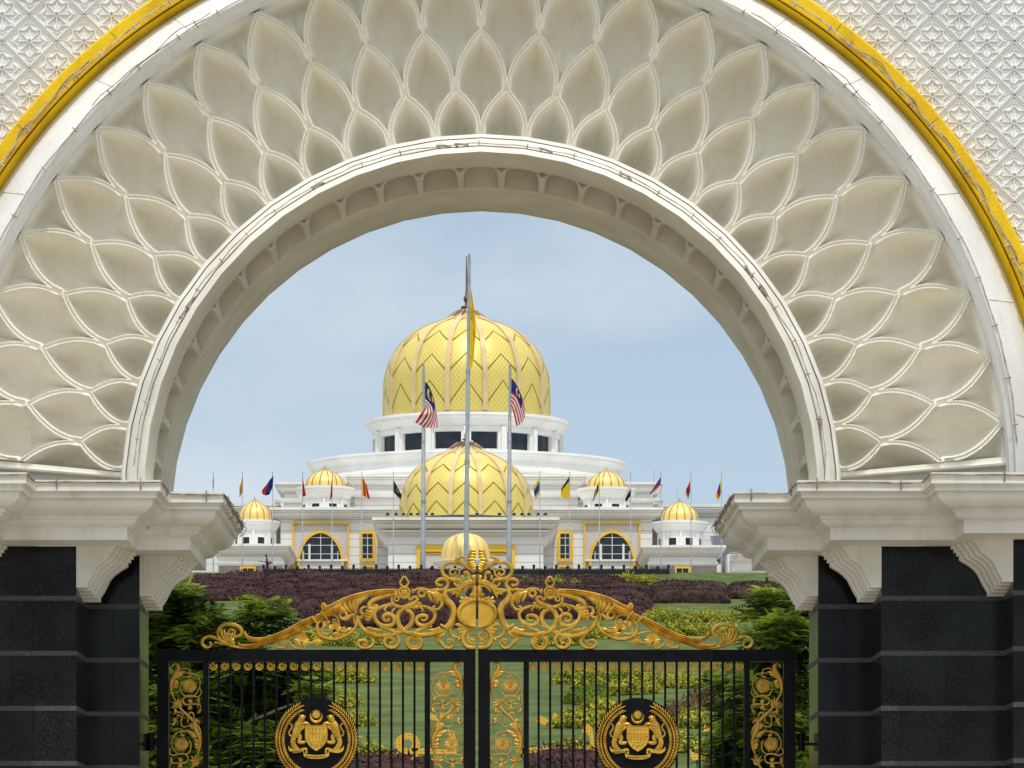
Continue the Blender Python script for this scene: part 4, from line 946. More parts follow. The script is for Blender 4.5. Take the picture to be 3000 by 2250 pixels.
# domes
def dome(name, cx, Y, prof, nrib, parent, ys=1.0, chev=(), rw=.055, rout=.012, mat='dome', ribmat='rib', a_off=.5, fin=None, capmat='cap', cap_at=None, bulge=.012):
    """prof: (half width px, y px) from base to neck"""
    m = Y/F; x = PX(cx, Y); pr = [(hw*m, PZ(py, Y)) for hw, py in spline(prof, 4)]
    n = nrib*12; V = []; UV = []
    tot = [0]
    for i in range(1, len(pr)): tot.append(tot[-1]+math.hypot(pr[i][0]-pr[i-1][0], pr[i][1]-pr[i-1][1]))
    for (r_, z), s_ in zip(pr, tot):
        for k in range(n+1):
            a = R(-90)+2*math.pi*k/n; rr = r_*(1+bulge*abs(math.cos(nrib*(a+R(90))/2))*1.0-bulge)
            V.append((x+rr*math.cos(a), Y+rr*math.sin(a)*ys, z)); UV.append((k/n, s_/tot[-1]))
    mm = n+1; Q = [(i*mm+k, i*mm+k+1, (i+1)*mm+k+1, (i+1)*mm+k) for i in range(len(pr)-1) for k in range(n)]
    d = npmesh(name, V, Q, M[mat], parent, smooth=True, uv=UV)
    for q in range(nrib):
        ac = R(-90)+2*math.pi*(q+a_off)/nrib
        if math.sin(ac) > .25: continue
        mb = MB(); vs = []
        R0 = pr[0][0]
        for (r_, z) in pr:
            hw_ = max(R0*rw*(1.25-.35*min(1, r_/R0)), .04) if r_ > R0*.25 else max(R0*rw*1.16*(.35+.65*r_/(R0*.25)), .03); ha = hw_/max(r_, hw_*1.2)
            for da, o_ in ((-ha,-.01*R0),(-ha,rout*R0),(ha,rout*R0),(ha,-.01*R0)):
                a = ac+da; vs.append((x+(r_+o_)*math.cos(a), Y+(r_+o_)*math.sin(a)*ys, z+ (o_*.4)))
        mb.add(vs, [(i*4+j, i*4+j+1, (i+1)*4+j+1, (i+1)*4+j) for i in range(len(pr)-1) for j in range(3)])
        mb.build('rib', M[ribmat], d, True, 40)
    if chev:
        def at(v):                                # v: height fraction -> (r,z)
            z = pr[0][1]+v*(pr[-1][1]-pr[0][1])
            for i in range(1, len(pr)):
                if pr[i][1] >= z: f = (z-pr[i-1][1])/max(pr[i][1]-pr[i-1][1],1e-6); return pr[i-1][0]+f*(pr[i][0]-pr[i-1][0]), z
            return pr[-1]
        for q in range(nrib):
            ac = R(-90)+2*math.pi*(q+a_off+.5)/nrib
            if math.sin(ac) > .25: continue
            for (va, vl, th) in chev:
                mb = MB()
                for sgn in (-1, 1):
                    vs = []; ns = 8
                    for i in range(ns+1):
                        f = i/ns; a = ac+sgn*f*math.pi/nrib; v = va+(vl-va)*f
                        for dv, o_ in ((0,.015),(0,-.0),(-th,-.0),(-th,.015)):
                            r_, z = at(v+dv); rr = r_*(1+bulge*abs(math.cos(nrib*(a-R(-90)-2*math.pi*a_off/nrib+ math.pi/nrib)/2))*0)+o_*1.0
                            vs.append((x+rr*math.cos(a), Y+rr*math.sin(a)*ys, z))
                    mb.add(vs, [(i*4+j, i*4+(j+1)%4, (i+1)*4+(j+1)%4, (i+1)*4+j) for i in range(ns) for j in range(4)])
                mb.build('chevron', M['chevron'], d)
    if cap_at:
        mb = MB()
        for q in range(nrib):
            ac = R(-90)+2*math.pi*(q+a_off)/nrib; hw1, y1, y0 = cap_at
            r1 = hw1*m; z1 = PZ(y1, Y); z0 = PZ(y0, Y); ha = math.pi/nrib*.8
            p = lambda r_, a, z: (x+r_*math.cos(a), Y+r_*math.sin(a)*ys, z)
            mb.add([p(r1,ac,z1), p(r1*.45,ac-ha,(z0+z1)/2+.1), p(.05,ac,z0), p(r1*.45,ac+ha,(z0+z1)/2+.1), p(r1*.5,ac,(z0+z1)/2+.35)], [(0,1,4),(1,2,4),(2,3,4),(3,0,4)])
        mb.build('cap', M[capmat], d)
    if fin:
        mb = MB(); mb.revolve(x, Y, [(hw*m, PZ(py, Y)) for hw, py in fin], 12); mb.build('finial', M[capmat], d, True)
    return d
def ring_cornice(cx, Y, r0, r1, zt, zb, ys, name, parent, mat='white', inner=None):
    h = zt-zb; o = r1-r0; inner = r0-1 if inner is None else inner
    pr = [(inner,zt+.05),(r1,zt),(r1,zt-.2*h),(r1-.08*o,zt-.22*h),(r1-.08*o,zt-.3*h),(r1-.15*o,zt-.32*h),(r1-.15*o,zt-.42*h),(r1-.3*o,zt-.5*h),(r1-.5*o,zt-.66*h),(r1-.8*o,zt-.82*h),(r1-.85*o,zt-.92*h),(r0,zt-.94*h),(r0,zb)]
    mb = MB(); mb.revolve(PX(cx,Y), Y, pr, 128, ys); return mb.build(name, M[mat], parent, True, 25)
def drum(cx, Y, r, z0, z1, ys, nb, a_off, whw, sill, lint, parent, pil=.3, pd=.25):
    """round drum with recessed dark windows and pilasters; angles in degrees"""
    x = PX(cx, Y); mb = MB()
    for b_ in range(nb):
        c = a_off+b_*360/nb
        if math.sin(R(c-90)) > .3 and False: continue
        lo, hi = c-whw, c+whw; nx = c+360/nb-whw
        A = lambda r_, a, z: (x+r_*math.cos(R(a-90)), Y+r_*math.sin(R(a-90))*ys, z)
        def seg(a0, a1, r_, za, zb, n=5):
            vs = [A(r_, a0+(a1-a0)*i/n, z) for z in (za, zb) for i in range(n+1)]; mb.add(vs, [(i,i+1,n+2+i,n+1+i) for i in range(n)])
        seg(hi, nx, r, z0, z1); seg(lo, hi, r, z0, sill); seg(lo, hi, r, lint, z1)
        for a in (lo, hi): mb.add([A(r,a,sill),A(r,a,lint),A(r*.955,a,lint),A(r*.955,a,sill)], [(0,1,2,3)])
        mb.add([A(r,lo,sill),A(r,hi,sill),A(r*.955,hi,sill),A(r*.955,lo,sill)], [(0,1,2,3)]); mb.add([A(r,lo,lint),A(r,hi,lint),A(r*.955,hi,lint),A(r*.955,lo,lint)], [(0,1,2,3)])
    d = mb.build('drum', M['white'], parent)
    for b_ in range(nb):
        c = a_off+b_*360/nb
        if math.sin(R(c-90)) > .15: continue
        mb = MB(); A = lambda r_, a, z: (x+r_*math.cos(R(a-90)), Y+r_*math.sin(R(a-90))*ys, z)
        mb.add([A(r*.957,c-whw,sill),A(r*.957,c,sill),A(r*.957,c+whw,sill),A(r*.957,c+whw,lint),A(r*.957,c,lint),A(r*.957,c-whw,lint)], [(0,1,4,5),(1,2,3,4)]); mb.build('window', M['glass'], d)
        mb = MB(); a = c+180/nb; w_ = math.degrees(pil/2/r)
        vs = [A(rr, aa, z) for z in (z0, z1) for rr, aa in ((r-.02,a-w_),(r+pd,a-w_),(r+pd,a+w_),(r-.02,a+w_))]
        mb.add(vs, [(0,1,5,4),(1,2,6,5),(2,3,7,6),(4,5,6,7)]); mb.build('pilaster', M['white'], d)
    return d
mD = YD/F
# big round tier
YS2 = .70
mb = MB(); r1 = 469*mD; zt = PZ(1361, YD); x = PX(PC,YD)
mb.revolve(x, YD, [(r1*.955, base+10), (r1*.955, zt-1.2)], 160, YS2); tier = mb.build('round_tier', M['white'], palace, True)
ring_cornice(PC, YD, r1*.955, r1, zt, zt-1.35, YS2, 'cornice', tier, inner=8)
mb = MB(); z2 = PZ(1366, YD-r1*YS2)-.2; mb.revolve(x, YD, [(r1*.955,z2+.15),(r1*.98,z2),(r1*.98,z2-.35),(r1*.955,z2-.5)], 160, YS2); mb.build('string_course', M['white'], tier, True, 25)
# window drum
YS1 = .82; rd = 275*mD; yf = YD-rd*YS1
zs, zl = PZ(1313, yf), PZ(1262.5, yf); zb_, zt_ = zt-.1, PZ(1247, yf)
drum(PC, YD, rd, zb_, zt_, YS1, 16, 11.25, 8.3, zs, zl, palace, pil=.62, pd=.42)
ring_cornice(PC, YD, rd, 300*mD, PZ(1240,YD), PZ(1240,YD)-1.75, YS1, 'drum_cornice', palace, inner=243*mD*.9)
mb = MB(); mb.pbox(1375.5, 1386, 1291, 1306, yf-.9, .9); mb.build('equipment_box', M['white'], palace)
dome('main_dome', PC+.5, YD, [(243,1238),(243,1217),(243,1170),(240.5,1116),(231,1080),(218,1048),(199,1018),(176,994),(150,975),(120,960),(88,948),(60,936),(38,925),(22,915),(13,908)], 14, palace,
     chev=((.283,.06,.014),(.517,.355,.014),(.742,.625,.013),(.895,.86,.010)), rw=.031, fin=[(9,918),(8,905),(17,903),(17,899),(6,894),(5,886),(9,880),(9,872),(5,866),(3,850),(2.6,790),(1.4,750)], cap_at=(76,943,900), rout=.014)
YD2 = 424.0
dome('portico_dome', 1365, YD2, [(195,1530),(195,1500),(193,1478),(188,1450),(180,1424),(167,1400),(149,1377),(126,1358),(98,1342),(70,1330),(46,1320),(26,1309),(13,1300),(8,1295)], 14, palace,
     chev=((.19,.0,.02),(.42,.26,.02),(.66,.54,.018),(.845,.80,.014)), rw=.033, fin=[(6,1301),(5,1290),(10,1289),(10,1286),(4,1284),(5,1276),(3,1270),(1,1262)], cap_at=(60,1319,1292), rout=.014)
def small_dome(cx, hw, yb, yn, yfin, Y, ring_hw, ring_top, ring_bot, drum_bot, wsill, wlint, nb=12, a_off=0, group=None):
    m = Y/F; h = yb-yn
    d = dome('small_dome', cx, Y, [(hw,yb),(hw*1.01,yb-h*.18),(hw*.97,yb-h*.38),(hw*.86,yb-h*.56),(hw*.68,yb-h*.71),(hw*.46,yb-h*.83),(hw*.25,yb-h*.92),(hw*.10,yb-h*.985),(hw*.04,yn)], 14, palace, rw=.030, mat='dome_small', ribmat='rib_dark', capmat='rib', rout=.010,
             fin=[(hw*.04,yn),(hw*.035,yn-3),(hw*.06,yn-4.5),(hw*.03,yn-6),(hw*.045,yn-8),(.5,yfin)])
    ring_cornice(cx, Y, ring_hw*.80*m, ring_hw*m, PZ(ring_top,Y)+.35, PZ(ring_bot,Y), .9, 'cornice', d, inner=hw*m*.8)
    drum(cx, Y, ring_hw*.78*m, PZ(drum_bot,Y)-1, PZ(ring_bot,Y)+.2, .9, nb, a_off, 10.5, PZ(wsill,Y-ring_hw*.7*m), PZ(wlint,Y-ring_hw*.7*m), d, pil=.26, pd=.2)
    return d
small_dome(952.5, 58, 1437, 1374, 1361, YF+5, 87, 1439, 1466, 1486, 1484, 1474, nb=8, a_off=22.5)
small_dome(1776.3, 57, 1440, 1378, 1363, YF+5, 87, 1442, 1468, 1488, 1484, 1475, nb=8, a_off=22.5)
small_dome(746, 49, 1535, 1464, 1457, YF-4, 75, 1537, 1560, 1594, 1592, 1573, nb=8, a_off=22.5)
small_dome(1991.5, 54, 1537, 1467, 1459, YF-4, 84, 1540, 1562, 1598, 1596, 1575, nb=8, a_off=22.5)
# side pavilions under the lower domes
for (l, r_, t, cb) in ((640, 827, 1593, 1628), (1903, 2100, 1597, 1630)):
    s_ = block('pavilion_wall', l, r_, YF-14, 14, t, base, 25, cb, mat='white')
    Y = YF-14.03; mb = MB(); c, _ = cor([(PX(l,Y),Y+5),(PX(l,Y),Y),(PX(r_,Y),Y),(PX(r_,Y),Y+5)], 1646, 1658, 5, Y); c.build('string_course', M['white'], s_)
    mb = MB(); mb.pbox(l, r_, 1658.5, 1760, YF-14.06, .05); mb.build('plinth', M['plinth'], s_)
    cx = 725.5 if l < 1000 else 1999.5
    mb = MB(); yframe(mb, cx-23, cx+23, 1659.5, 1720, 5.5, YF-14.35, .3); wf = mb.build('window_frame', M['pyellow'], s_)
    mb = MB(); mb.pbox(cx-17.5, cx+17.5, 1665, 1714, YF-14.12, .03); mb.build('pane', M['glass'], wf)
    mb = MB(); mb.pbox(cx-.8, cx+.8, 1665, 1714, YF-14.2, .05); mb.build('mullion', M['white'], wf)
# tiled roof and sloping cornice at the far right
Y = YF-6; mb = MB()
mb.add([P(2096,1652,Y),P(2215,1652,Y-3),P(2190,1570,Y+12),P(2080,1570,Y+12)], [(0,1,2,3)])
rt = mb.build('tiled_roof', M['tile'], palace)
mb = MB()
for i in range(14): 
    a, b = P(2100+i*8.2,1651,Y-.0-.2*i/1.6), P(2092+i*7.4,1571,Y+11.8); mb.tube([(a[0],a[1]-.03,a[2]+.03),(b[0],b[1]-.03,b[2]+.03)], .10, 4)
mb.build('tile_roll', M['tile'], rt)
mb = MB(); mb.sweep([(PX(2118,Y),Y-12),(PX(2118,Y),Y-11.5),(PX(2250,Y),Y-11.5)], [(0,PZ(1700,Y)),(0,PZ(1675,Y)),(.4,PZ(1672,Y)),(.9,PZ(1660,Y)),(1.1,PZ(1655,Y)),(1.1,PZ(1650,Y)),(0,PZ(1649,Y))]); mb.build('roof_cornice', M['white'], palace)
mb = MB(); mb.box(PX(2112,Y), PX(2330,Y), Y-11.4, Y, base, PZ(1652,Y)); mb.build('annex_wall', M['white'], palace)
# lightning rods
for (px, y0, y1, Y) in ((1916,1378,1414,YF+12),(1983.5,1435,1462,YF-4),(2196,1431,1477,YF+18)):
    mb = MB(); mb.tube([P(px,y1,Y),P(px,y0,Y)], .035, 4); mb.build('lightning_rod', M['pole'], palace)
# recessed dark niches beside the lower small domes
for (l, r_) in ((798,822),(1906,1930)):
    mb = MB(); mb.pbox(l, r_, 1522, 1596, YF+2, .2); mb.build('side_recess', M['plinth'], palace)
# floodlights along the portico edge
zt_p = PZ(1515, YP-46*YP/F)
fx = [1100+v/3.687 for v in (132,223,303,385,457,545,615,1097,1340,1497,1582,1658,1760,1835)]
def floodlight():
    Y = YP-1.2; x = PX(fx[0], Y); o = empty('floodlight', (x, Y, zt_p), 'round black floodlight on the ledge in front of the portico dome', 'floodlight', 'floodlights along the portico ledge')
    mb = MB(); mb.tube([(x,Y-.28,zt_p+.38),(x,Y-.20,zt_p+.38),(x,Y+.12,zt_p+.36),(x,Y+.2,zt_p+.35)], [.20,.215,.17,.1], 14); mb.build('lamp_head', M['flood'], o, True)
    mb = MB(); mb.tube([(x+.19*math.cos(a), Y-.3, zt_p+.38+.19*math.sin(a)) for a in np.linspace(0,6.283,15)], .03, 5, False); mb.build('rim', M['pole'], o, True)
    mb = MB(); mb.tube([(x-.23,Y,zt_p+.4),(x-.23,Y,zt_p+.06),(x+.23,Y,zt_p+.06),(x+.23,Y,zt_p+.4)], .025, 4); mb.box(x-.14,x+.14,Y-.12,Y+.12,zt_p-.01,zt_p+.05); mb.build('bracket', M['flood'], o)
    return o
f0 = floodlight()
FL = ['leftmost floodlight on the portico ledge','second floodlight from the left on the portico ledge','third floodlight from the left on the portico ledge','fourth floodlight from the left, at the foot of the portico dome','fifth floodlight from the left, at the foot of the portico dome','floodlight right behind the left tall flagpole','floodlight just right of the left tall flagpole','lone floodlight just right of the tallest flagpole','lone floodlight just left of the right tall flagpole','floodlight just right of the right tall flagpole','second floodlight right of the right tall flagpole','third floodlight right of the right tall flagpole','second last floodlight at the right end of the portico ledge','last floodlight at the right end of the portico ledge']
f0['label'] = FL[0]
for i, px in enumerate(fx[1:]):
    c = copy_tree(f0); c.location.x = PX(px, YP-1.2); c['label'] = FL[i+1]
# porch dome in front of the door
pd_ = dome('porch_dome', 1363.7, 398.0, [(72.5,1660),(72.5,1640),(72,1625),(69,1608),(62,1592),(50,1578),(35,1569),(18,1564),(6,1561)], 16, palace, rw=.03, mat='dome_small', ribmat='rib', fin=[(5,1562),(4,1560),(3,1557),(1,1553)], rout=.01)
m_ = 398/F; ring_cornice(1363.7, 398.0, 80*m_, 98*m_, PZ(1646,398), PZ(1663,398), .95, 'cornice', pd_, inner=60*m_)
mb = MB(); mb.revolve(PX(1363.7,398), 398, [(78*m_,37.5),(78*m_,PZ(1660,398))], 48); mb.build('drum', M['white'], pd_, True)
# ------------------------------------------------------------------ fence on the terrace edge
fence = empty('terrace_fence', (PX(1370,371), 371, 37.2), 'long black slatted fence with knobbed posts along the terrace edge below the palace', 'fence')
fp = list(np.arange(772, 1962, 33.0)); fp[-1] = 1958.5
for i in range(len(fp)-1):
    mb = MB(); k = 6; w = (fp[i+1]-fp[i])/k
    for q in range(k):
        a = fp[i]+q*w; mb.pbox(a+.35, a+w-.5, 1666+.5*math.sin(a), 1712, 371, .05)
        mb.pbox(a+w*.32, a+w*.62, 1663.5+.5*math.sin(a), 1667, 371.0, .05)
    mb.pbox(fp[i], fp[i+1], 1672, 1675, 371.06, .04); mb.pbox(fp[i], fp[i+1], 1669, 1712, 371.11, .02)
    mb.build('fence_panel', M['fence'], fence)
for i, px in enumerate(fp):
    mb = MB(); dz = 0 if i % 2 else 3.2; x = PX(px,371); t = 1658-dz; m = 371/F
    mb.pbox(px-2.2, px+2.2, t+7, 1712, 370.9, .2)
    pr = [(2.6,t+9),(4.0,t+7.5),(4.4,t+3),(4.2,t+1),(3.2,t-.4),(1.2,t-1.2)]
    mb.revolve(x, 371, [(a*m, PZ(b,371)) for a, b in pr], 10, cap=True); mb.build('post', M['fence'], fence)
mb = MB(); mb.pbox(1961.5, 1978, 1667, 1714, 370.6, .7); o = mb.build('gate_pillar', M['bank'] if False else M['plinth'], None, origin=P(1970,1714,371)); tag(o, 'short grey masonry pillar closing the right end of the black terrace fence', 'pillar')
# ------------------------------------------------------------------ flagpoles and flags
def clothgrid(net, Yc, amp, seed, nu=26, nv=18, nfold=3.0):
    """net[u][v] = photo px of 3x3 control points (u along the cloth, v from bottom 0 to top 2)"""
    def q(p0,p1,p2,t):
        l = lambda a: (p0[a]*(1-t)*(1-2*t) + p1[a]*4*t*(1-t) + p2[a]*t*(2*t-1)); return (l(0), l(1))
    V = []; UV = []
    for i in range(nu+1):
        u = i/nu
        for j in range(nv+1):
            v = j/nv
            c = [q(net[a][0], net[a][1], net[a][2], v) for a in range(3)]; p = q(*c, u)
            ph = seed+nfold*math.pi*2*(u*.8+.35*v); Y = Yc-.02+amp*math.sin(ph)*min(1,u*4)+amp*.4*math.sin(ph*2.3+1)*u
            V.append((PX(p[0],Yc), Y, PZ(p[1],Yc))); UV.append((u, v))
    Q = [(i*(nv+1)+j, (i+1)*(nv+1)+j, (i+1)*(nv+1)+j+1, i*(nv+1)+j+1) for i in range(nu) for j in range(nv)]
    return V, Q, UV
def flagmat(name, bands, axis='v', canton=None, diag=False, crescent=False):
    m, nt, b = newmat(name); uv = N(nt,"ShaderNodeUVMap"); sp = N(nt,"ShaderNodeSeparateXYZ"); nt.links.new(uv.outputs[0], sp.inputs[0])
    def mt(op, a, c=None):
        n = N(nt,"ShaderNodeMath"); n.operation = op
        for i, x in enumerate((a,c)):
            if x is None: continue
            if isinstance(x,(int,float)): n.inputs[i].default_value = x
            else: nt.links.new(x, n.inputs[i])
        return n.outputs[0]
    U, V_ = sp.outputs[0], sp.outputs[1]; s_ = V_ if axis == 'v' else U
    if diag: s_ = mt('MULTIPLY', mt('ADD', U, V_), .5)
    r = N(nt,"ShaderNodeValToRGB"); r.color_ramp.interpolation = 'CONSTANT'; els = r.color_ramp.elements
    n = len(bands)
    if n > 12:
        p = mt('FRACT', mt('MULTIPLY', s_, n/2)); nt.links.new(p, r.inputs[0]); els[0].color = bands[0]; els[0].position = 0; els[1].position = .5; els[1].color = bands[1]
    else:
        nt.links.new(s_, r.inputs[0]); els[0].position = 0; els[0].color = bands[0]; els[1].position = 1/n if n > 1 else 1; els[1].color = bands[min(1,n-1)]
        for i in range(2, n): e = els.new(i/n); e.color = bands[i]
    col = r.outputs[0]
    def mixin(fac, c):
        nonlocal col
        x = N(nt,"ShaderNodeMix"); x.data_type='RGBA'; nt.links.new(fac, x.inputs[0]); nt.links.new(col, x.inputs[6]); x.inputs[7].default_value = c; col = x.outputs[2]
    if canton:
        cu, cv, cc = canton; mixin(mt('MULTIPLY', mt('LESS_THAN', U, cu), mt('GREATER_THAN', V_, cv)), cc)
    if crescent:
        (x0, y0, r0, cc) = crescent
        def dist(x, y, asp=1.7): return mt('SQRT', mt('ADD', mt('POWER', mt('ABSOLUTE', mt('MULTIPLY', mt('SUBTRACT', U, x), asp)), 2.0), mt('POWER', mt('ABSOLUTE', mt('SUBTRACT', V_, y)), 2.0)))
        mixin(mt('MULTIPLY', mt('LESS_THAN', dist(x0,y0), r0), mt('GREATER_THAN', dist(x0+r0*.28,y0), r0*.8)), cc); mixin(mt('LESS_THAN', dist(x0+r0*.85,y0), r0*.52), cc)
    nt.links.new(col, b.inputs["Base Color"]); b.inputs["Roughness"].default_value = .8
    t = N(nt,"ShaderNodeBsdfTranslucent"); ms = N(nt,"ShaderNodeMixShader"); ms.inputs[0].default_value=.3; nt.links.new(col, t.inputs[0]); nt.links.new(b.outputs[0], ms.inputs[1]); nt.links.new(t.outputs[0], ms.inputs[2]); nt.links.new(ms.outputs[0], nt.nodes["Material Output"].inputs[0])
    return m
RED=(.55,.018,.03,1); WH=(.75,.75,.75,1); BL=(.012,.022,.16,1); YE=(.80,.58,.02,1); BK=(.012,.012,.016,1); BL2=(.02,.06,.28,1)
B1 = lambda x, y: (1000+x/2.765, 700+y/2.765)
B2 = lambda x, y: (600+x/3.687, 1300+y/3.687)
B3 = lambda x, y: (1100+x/3.687, 1250+y/3.687)
B4 = lambda x, y: (1600+x/3.403, 1300+y/3.403)
def flag(net, Y, mat, label, group=None, amp=.18, seed=0, name='flag', nfold=2.0):
    V, Q, UV = clothgrid(net, Y, amp, seed, nfold=nfold)
    o = npmesh(name, V, Q, mat, None, smooth=True, uv=UV, origin=(V[0][0], Y, V[0][2])); tag(o, label, 'flag', group); return o
def corners(ht, hb, fb, ft, bulge=(0,0)):
    mid = lambda a, b, k=0: ((a[0]+b[0])/2+bulge[0]*k, (a[1]+b[1])/2+bulge[1]*k)
    u0 = [hb, mid(hb,ht), ht]; u2 = [fb, mid(fb,ft,1), ft]; u1 = [mid(a,b) for a, b in zip(u0,u2)]
    return [u0,u1,u2]
def tall_pole(pt, pb, Y, r0, r1, label, base=True):
    zt = PZ(pt[1], Y); zb = 38.65; xb, xt = PX(pb[0],Y), PX(pt[0],Y)
    o = empty('tall_flagpole', (xb, Y, zb), label, 'flagpole', 'three tall flagpoles before the palace')
    def at(f): return (xb+(xt-xb)*f, Y, zb+(zt-zb)*f)
    mb = MB(); segs = [(0,.0),(.34,.001),(.341,.0),(.56,.0),(.561,0),(1,0)]
    rr = lambda f: r1+(r0-r1)*f
    mb.tube([at(0),at(.36),at(.362),at(.64),at(.642),at(.995)], [r1,rr(.3),rr(.42),rr(.58),rr(.72),r0], 16); mb.build('shaft', M['pole'], o, True, 50)
    for f in (.361,.641): mb = MB(); mb.tube([at(f-.006), at(f+.006)], rr(f-.05)+.035, 14); mb.build('collar', M['pole'], o, True, 50)
    mb = MB(); p = at(1); mb.ball((p[0],p[1],p[2]+.02), r0*.8, 10, 8); mb.tube([at(.99),(p[0],p[1],p[2]-.0)], r0*.5, 8); mb.build('finial', M['pole'], o, True)
    if base: mb = MB(); mb.revolve(xb, Y, [(.62,zb),(.62,zb+.35),(.5,zb+.42),(.5,zb+.62),(.40,zb+.7),(r1,zb+.75)], 16); mb.build('base', M['fence'], o)
    mb = MB(); h = at(.5); mb.tube([(at(.04)[0]+r1+.06, Y-.05, at(.04)[2]), (at(.5)[0]+rr(.5)+.05,Y-.05,h[2]), (at(.985)[0]+r0+.03,Y-.05,at(.985)[2])], .012, 4); mb.build('halyard', M['pole'], o)
    return o
tall_pole((1374.7,746),(1364.5,1667),384,.15,.28,'tallest flagpole, in front of the middle of the great dome, flying a yellow flag')
tall_pole((1240.5,1067),(1239.3,1667),384,.125,.275,'tall flagpole left of the tallest one, flying a striped flag over its left side')
tall_pole((1494,1067),(1490.3,1667),384,.125,.275,'tall flagpole right of the tallest one, flying a blue cantoned striped flag')
my = flagmat('red and white striped flag cloth', [RED,WH]*7, canton=(.52,.44,BL), crescent=(.18,.72,.17,YE)); 
flag([[B1(677,1372),B1(677,1280),B1(677,1158)],[B1(655,1400),B1(748,1392),B1(742,1268)],[B1(597,1488),B1(700,1528),B1(793,1526)]], 383.6, my, 'red and white striped flag with blue corner on the left tall flagpole', 'two striped national flags', .16, .4, nfold=1.3)
o2 = [[B1(1376,1352),B1(1376,1240),B1(1377,1128)],[B1(1392,1405),B1(1435,1310),B1(1436,1212)],[B1(1418,1515),B1(1478,1465),B1(1488,1365)]]
my2 = flagmat('striped flag cloth with starred corner', [RED,WH]*7, canton=(.74,.50,BL), crescent=(.38,.72,.15,YE))
flag(o2, 383.6, my2, 'red and white striped flag with blue starred corner on the right tall flagpole', 'two striped national flags', .16, 1.4, nfold=1.3)
yl = noisy('yellow flag cloth', (.42,.24,.01,1), (.80,.55,.02,1), 1.2, .8, lo=.30, hi=.46)
flag([[B1(1038,1050),B1(1043,700),B1(1047,372)],[B1(1062,1020),B1(1068,700),B1(1056,430)],[B1(1069,965),B1(1090,690),B1(1068,520)]], 383.5, yl, 'long yellow flag hanging limp from the tallest flagpole', None, .12, 0)
pole_px = [625,710,798.3,886.3,973,1060,1152.5,1581.7,1669,1756,1847.8,1936,2024.2,2113.8]
tops = [1392,1388,1388,1384,1383,1383,1383,1383,1384,1385,1385,1385,1385,1385]
def small_pole():
    Y = 384; px = pole_px[0]; x = PX(px,Y); zb = 38.65; zt = PZ(1384,Y)
    o = empty('flagpole', (x,Y,zb), 'x', 'flagpole', 'thin flagpoles in a row before the palace')
    mb = MB(); zm = PZ(1522,Y); mb.tube([(x,Y,zb),(x,Y,zm),(x,Y,zm+.02),(x,Y,zt)], [.062,.058,.044,.034], 8); mb.build('shaft', M['pole'], o, True, 50)
    mb = MB(); mb.tube([(x,Y,zm-.1),(x,Y,zm+.08)], .075, 8); mb.ball((x,Y,zt+.05), .06, 8, 6); mb.build('finial', M['pole'], o, True, 50)
    mb = MB(); mb.revolve(x, Y, [(.33,zb-.05),(.33,zb+.12),(.1,zb+.16)], 12); mb.build('base', M['white'], o); return o
PL = ['thin flagpole farthest left, mostly hidden behind the left gatehouse ledge','thin flagpole second from the left, with the yellow and red flag','thin flagpole third from the left, with the red and navy flag','thin flagpole fourth from the left, in front of the left arched window','thin flagpole fifth from the left, crossing the right half of the left arched window','thin flagpole sixth from the left, with the red and yellow flag','thin flagpole just left of the portico, with the black and white flag',
      'thin flagpole just right of the portico dome, with the blue and yellow flag','thin flagpole in front of the right narrow window, with the black tipped yellow flag','thin flagpole crossing the left half of the right arched window','thin flagpole crossing the right half of the right arched window','thin flagpole third from the right, with the blue, red and white flag','thin flagpole second from the right, with the red flag','thin flagpole farthest right, with the yellow, blue and red flag']
p0 = small_pole(); p0['label'] = PL[0]
for i, px in enumerate(pole_px[1:]): c = copy_tree(p0); c.location.x = PX(px,384); c['label'] = PL[i+1]
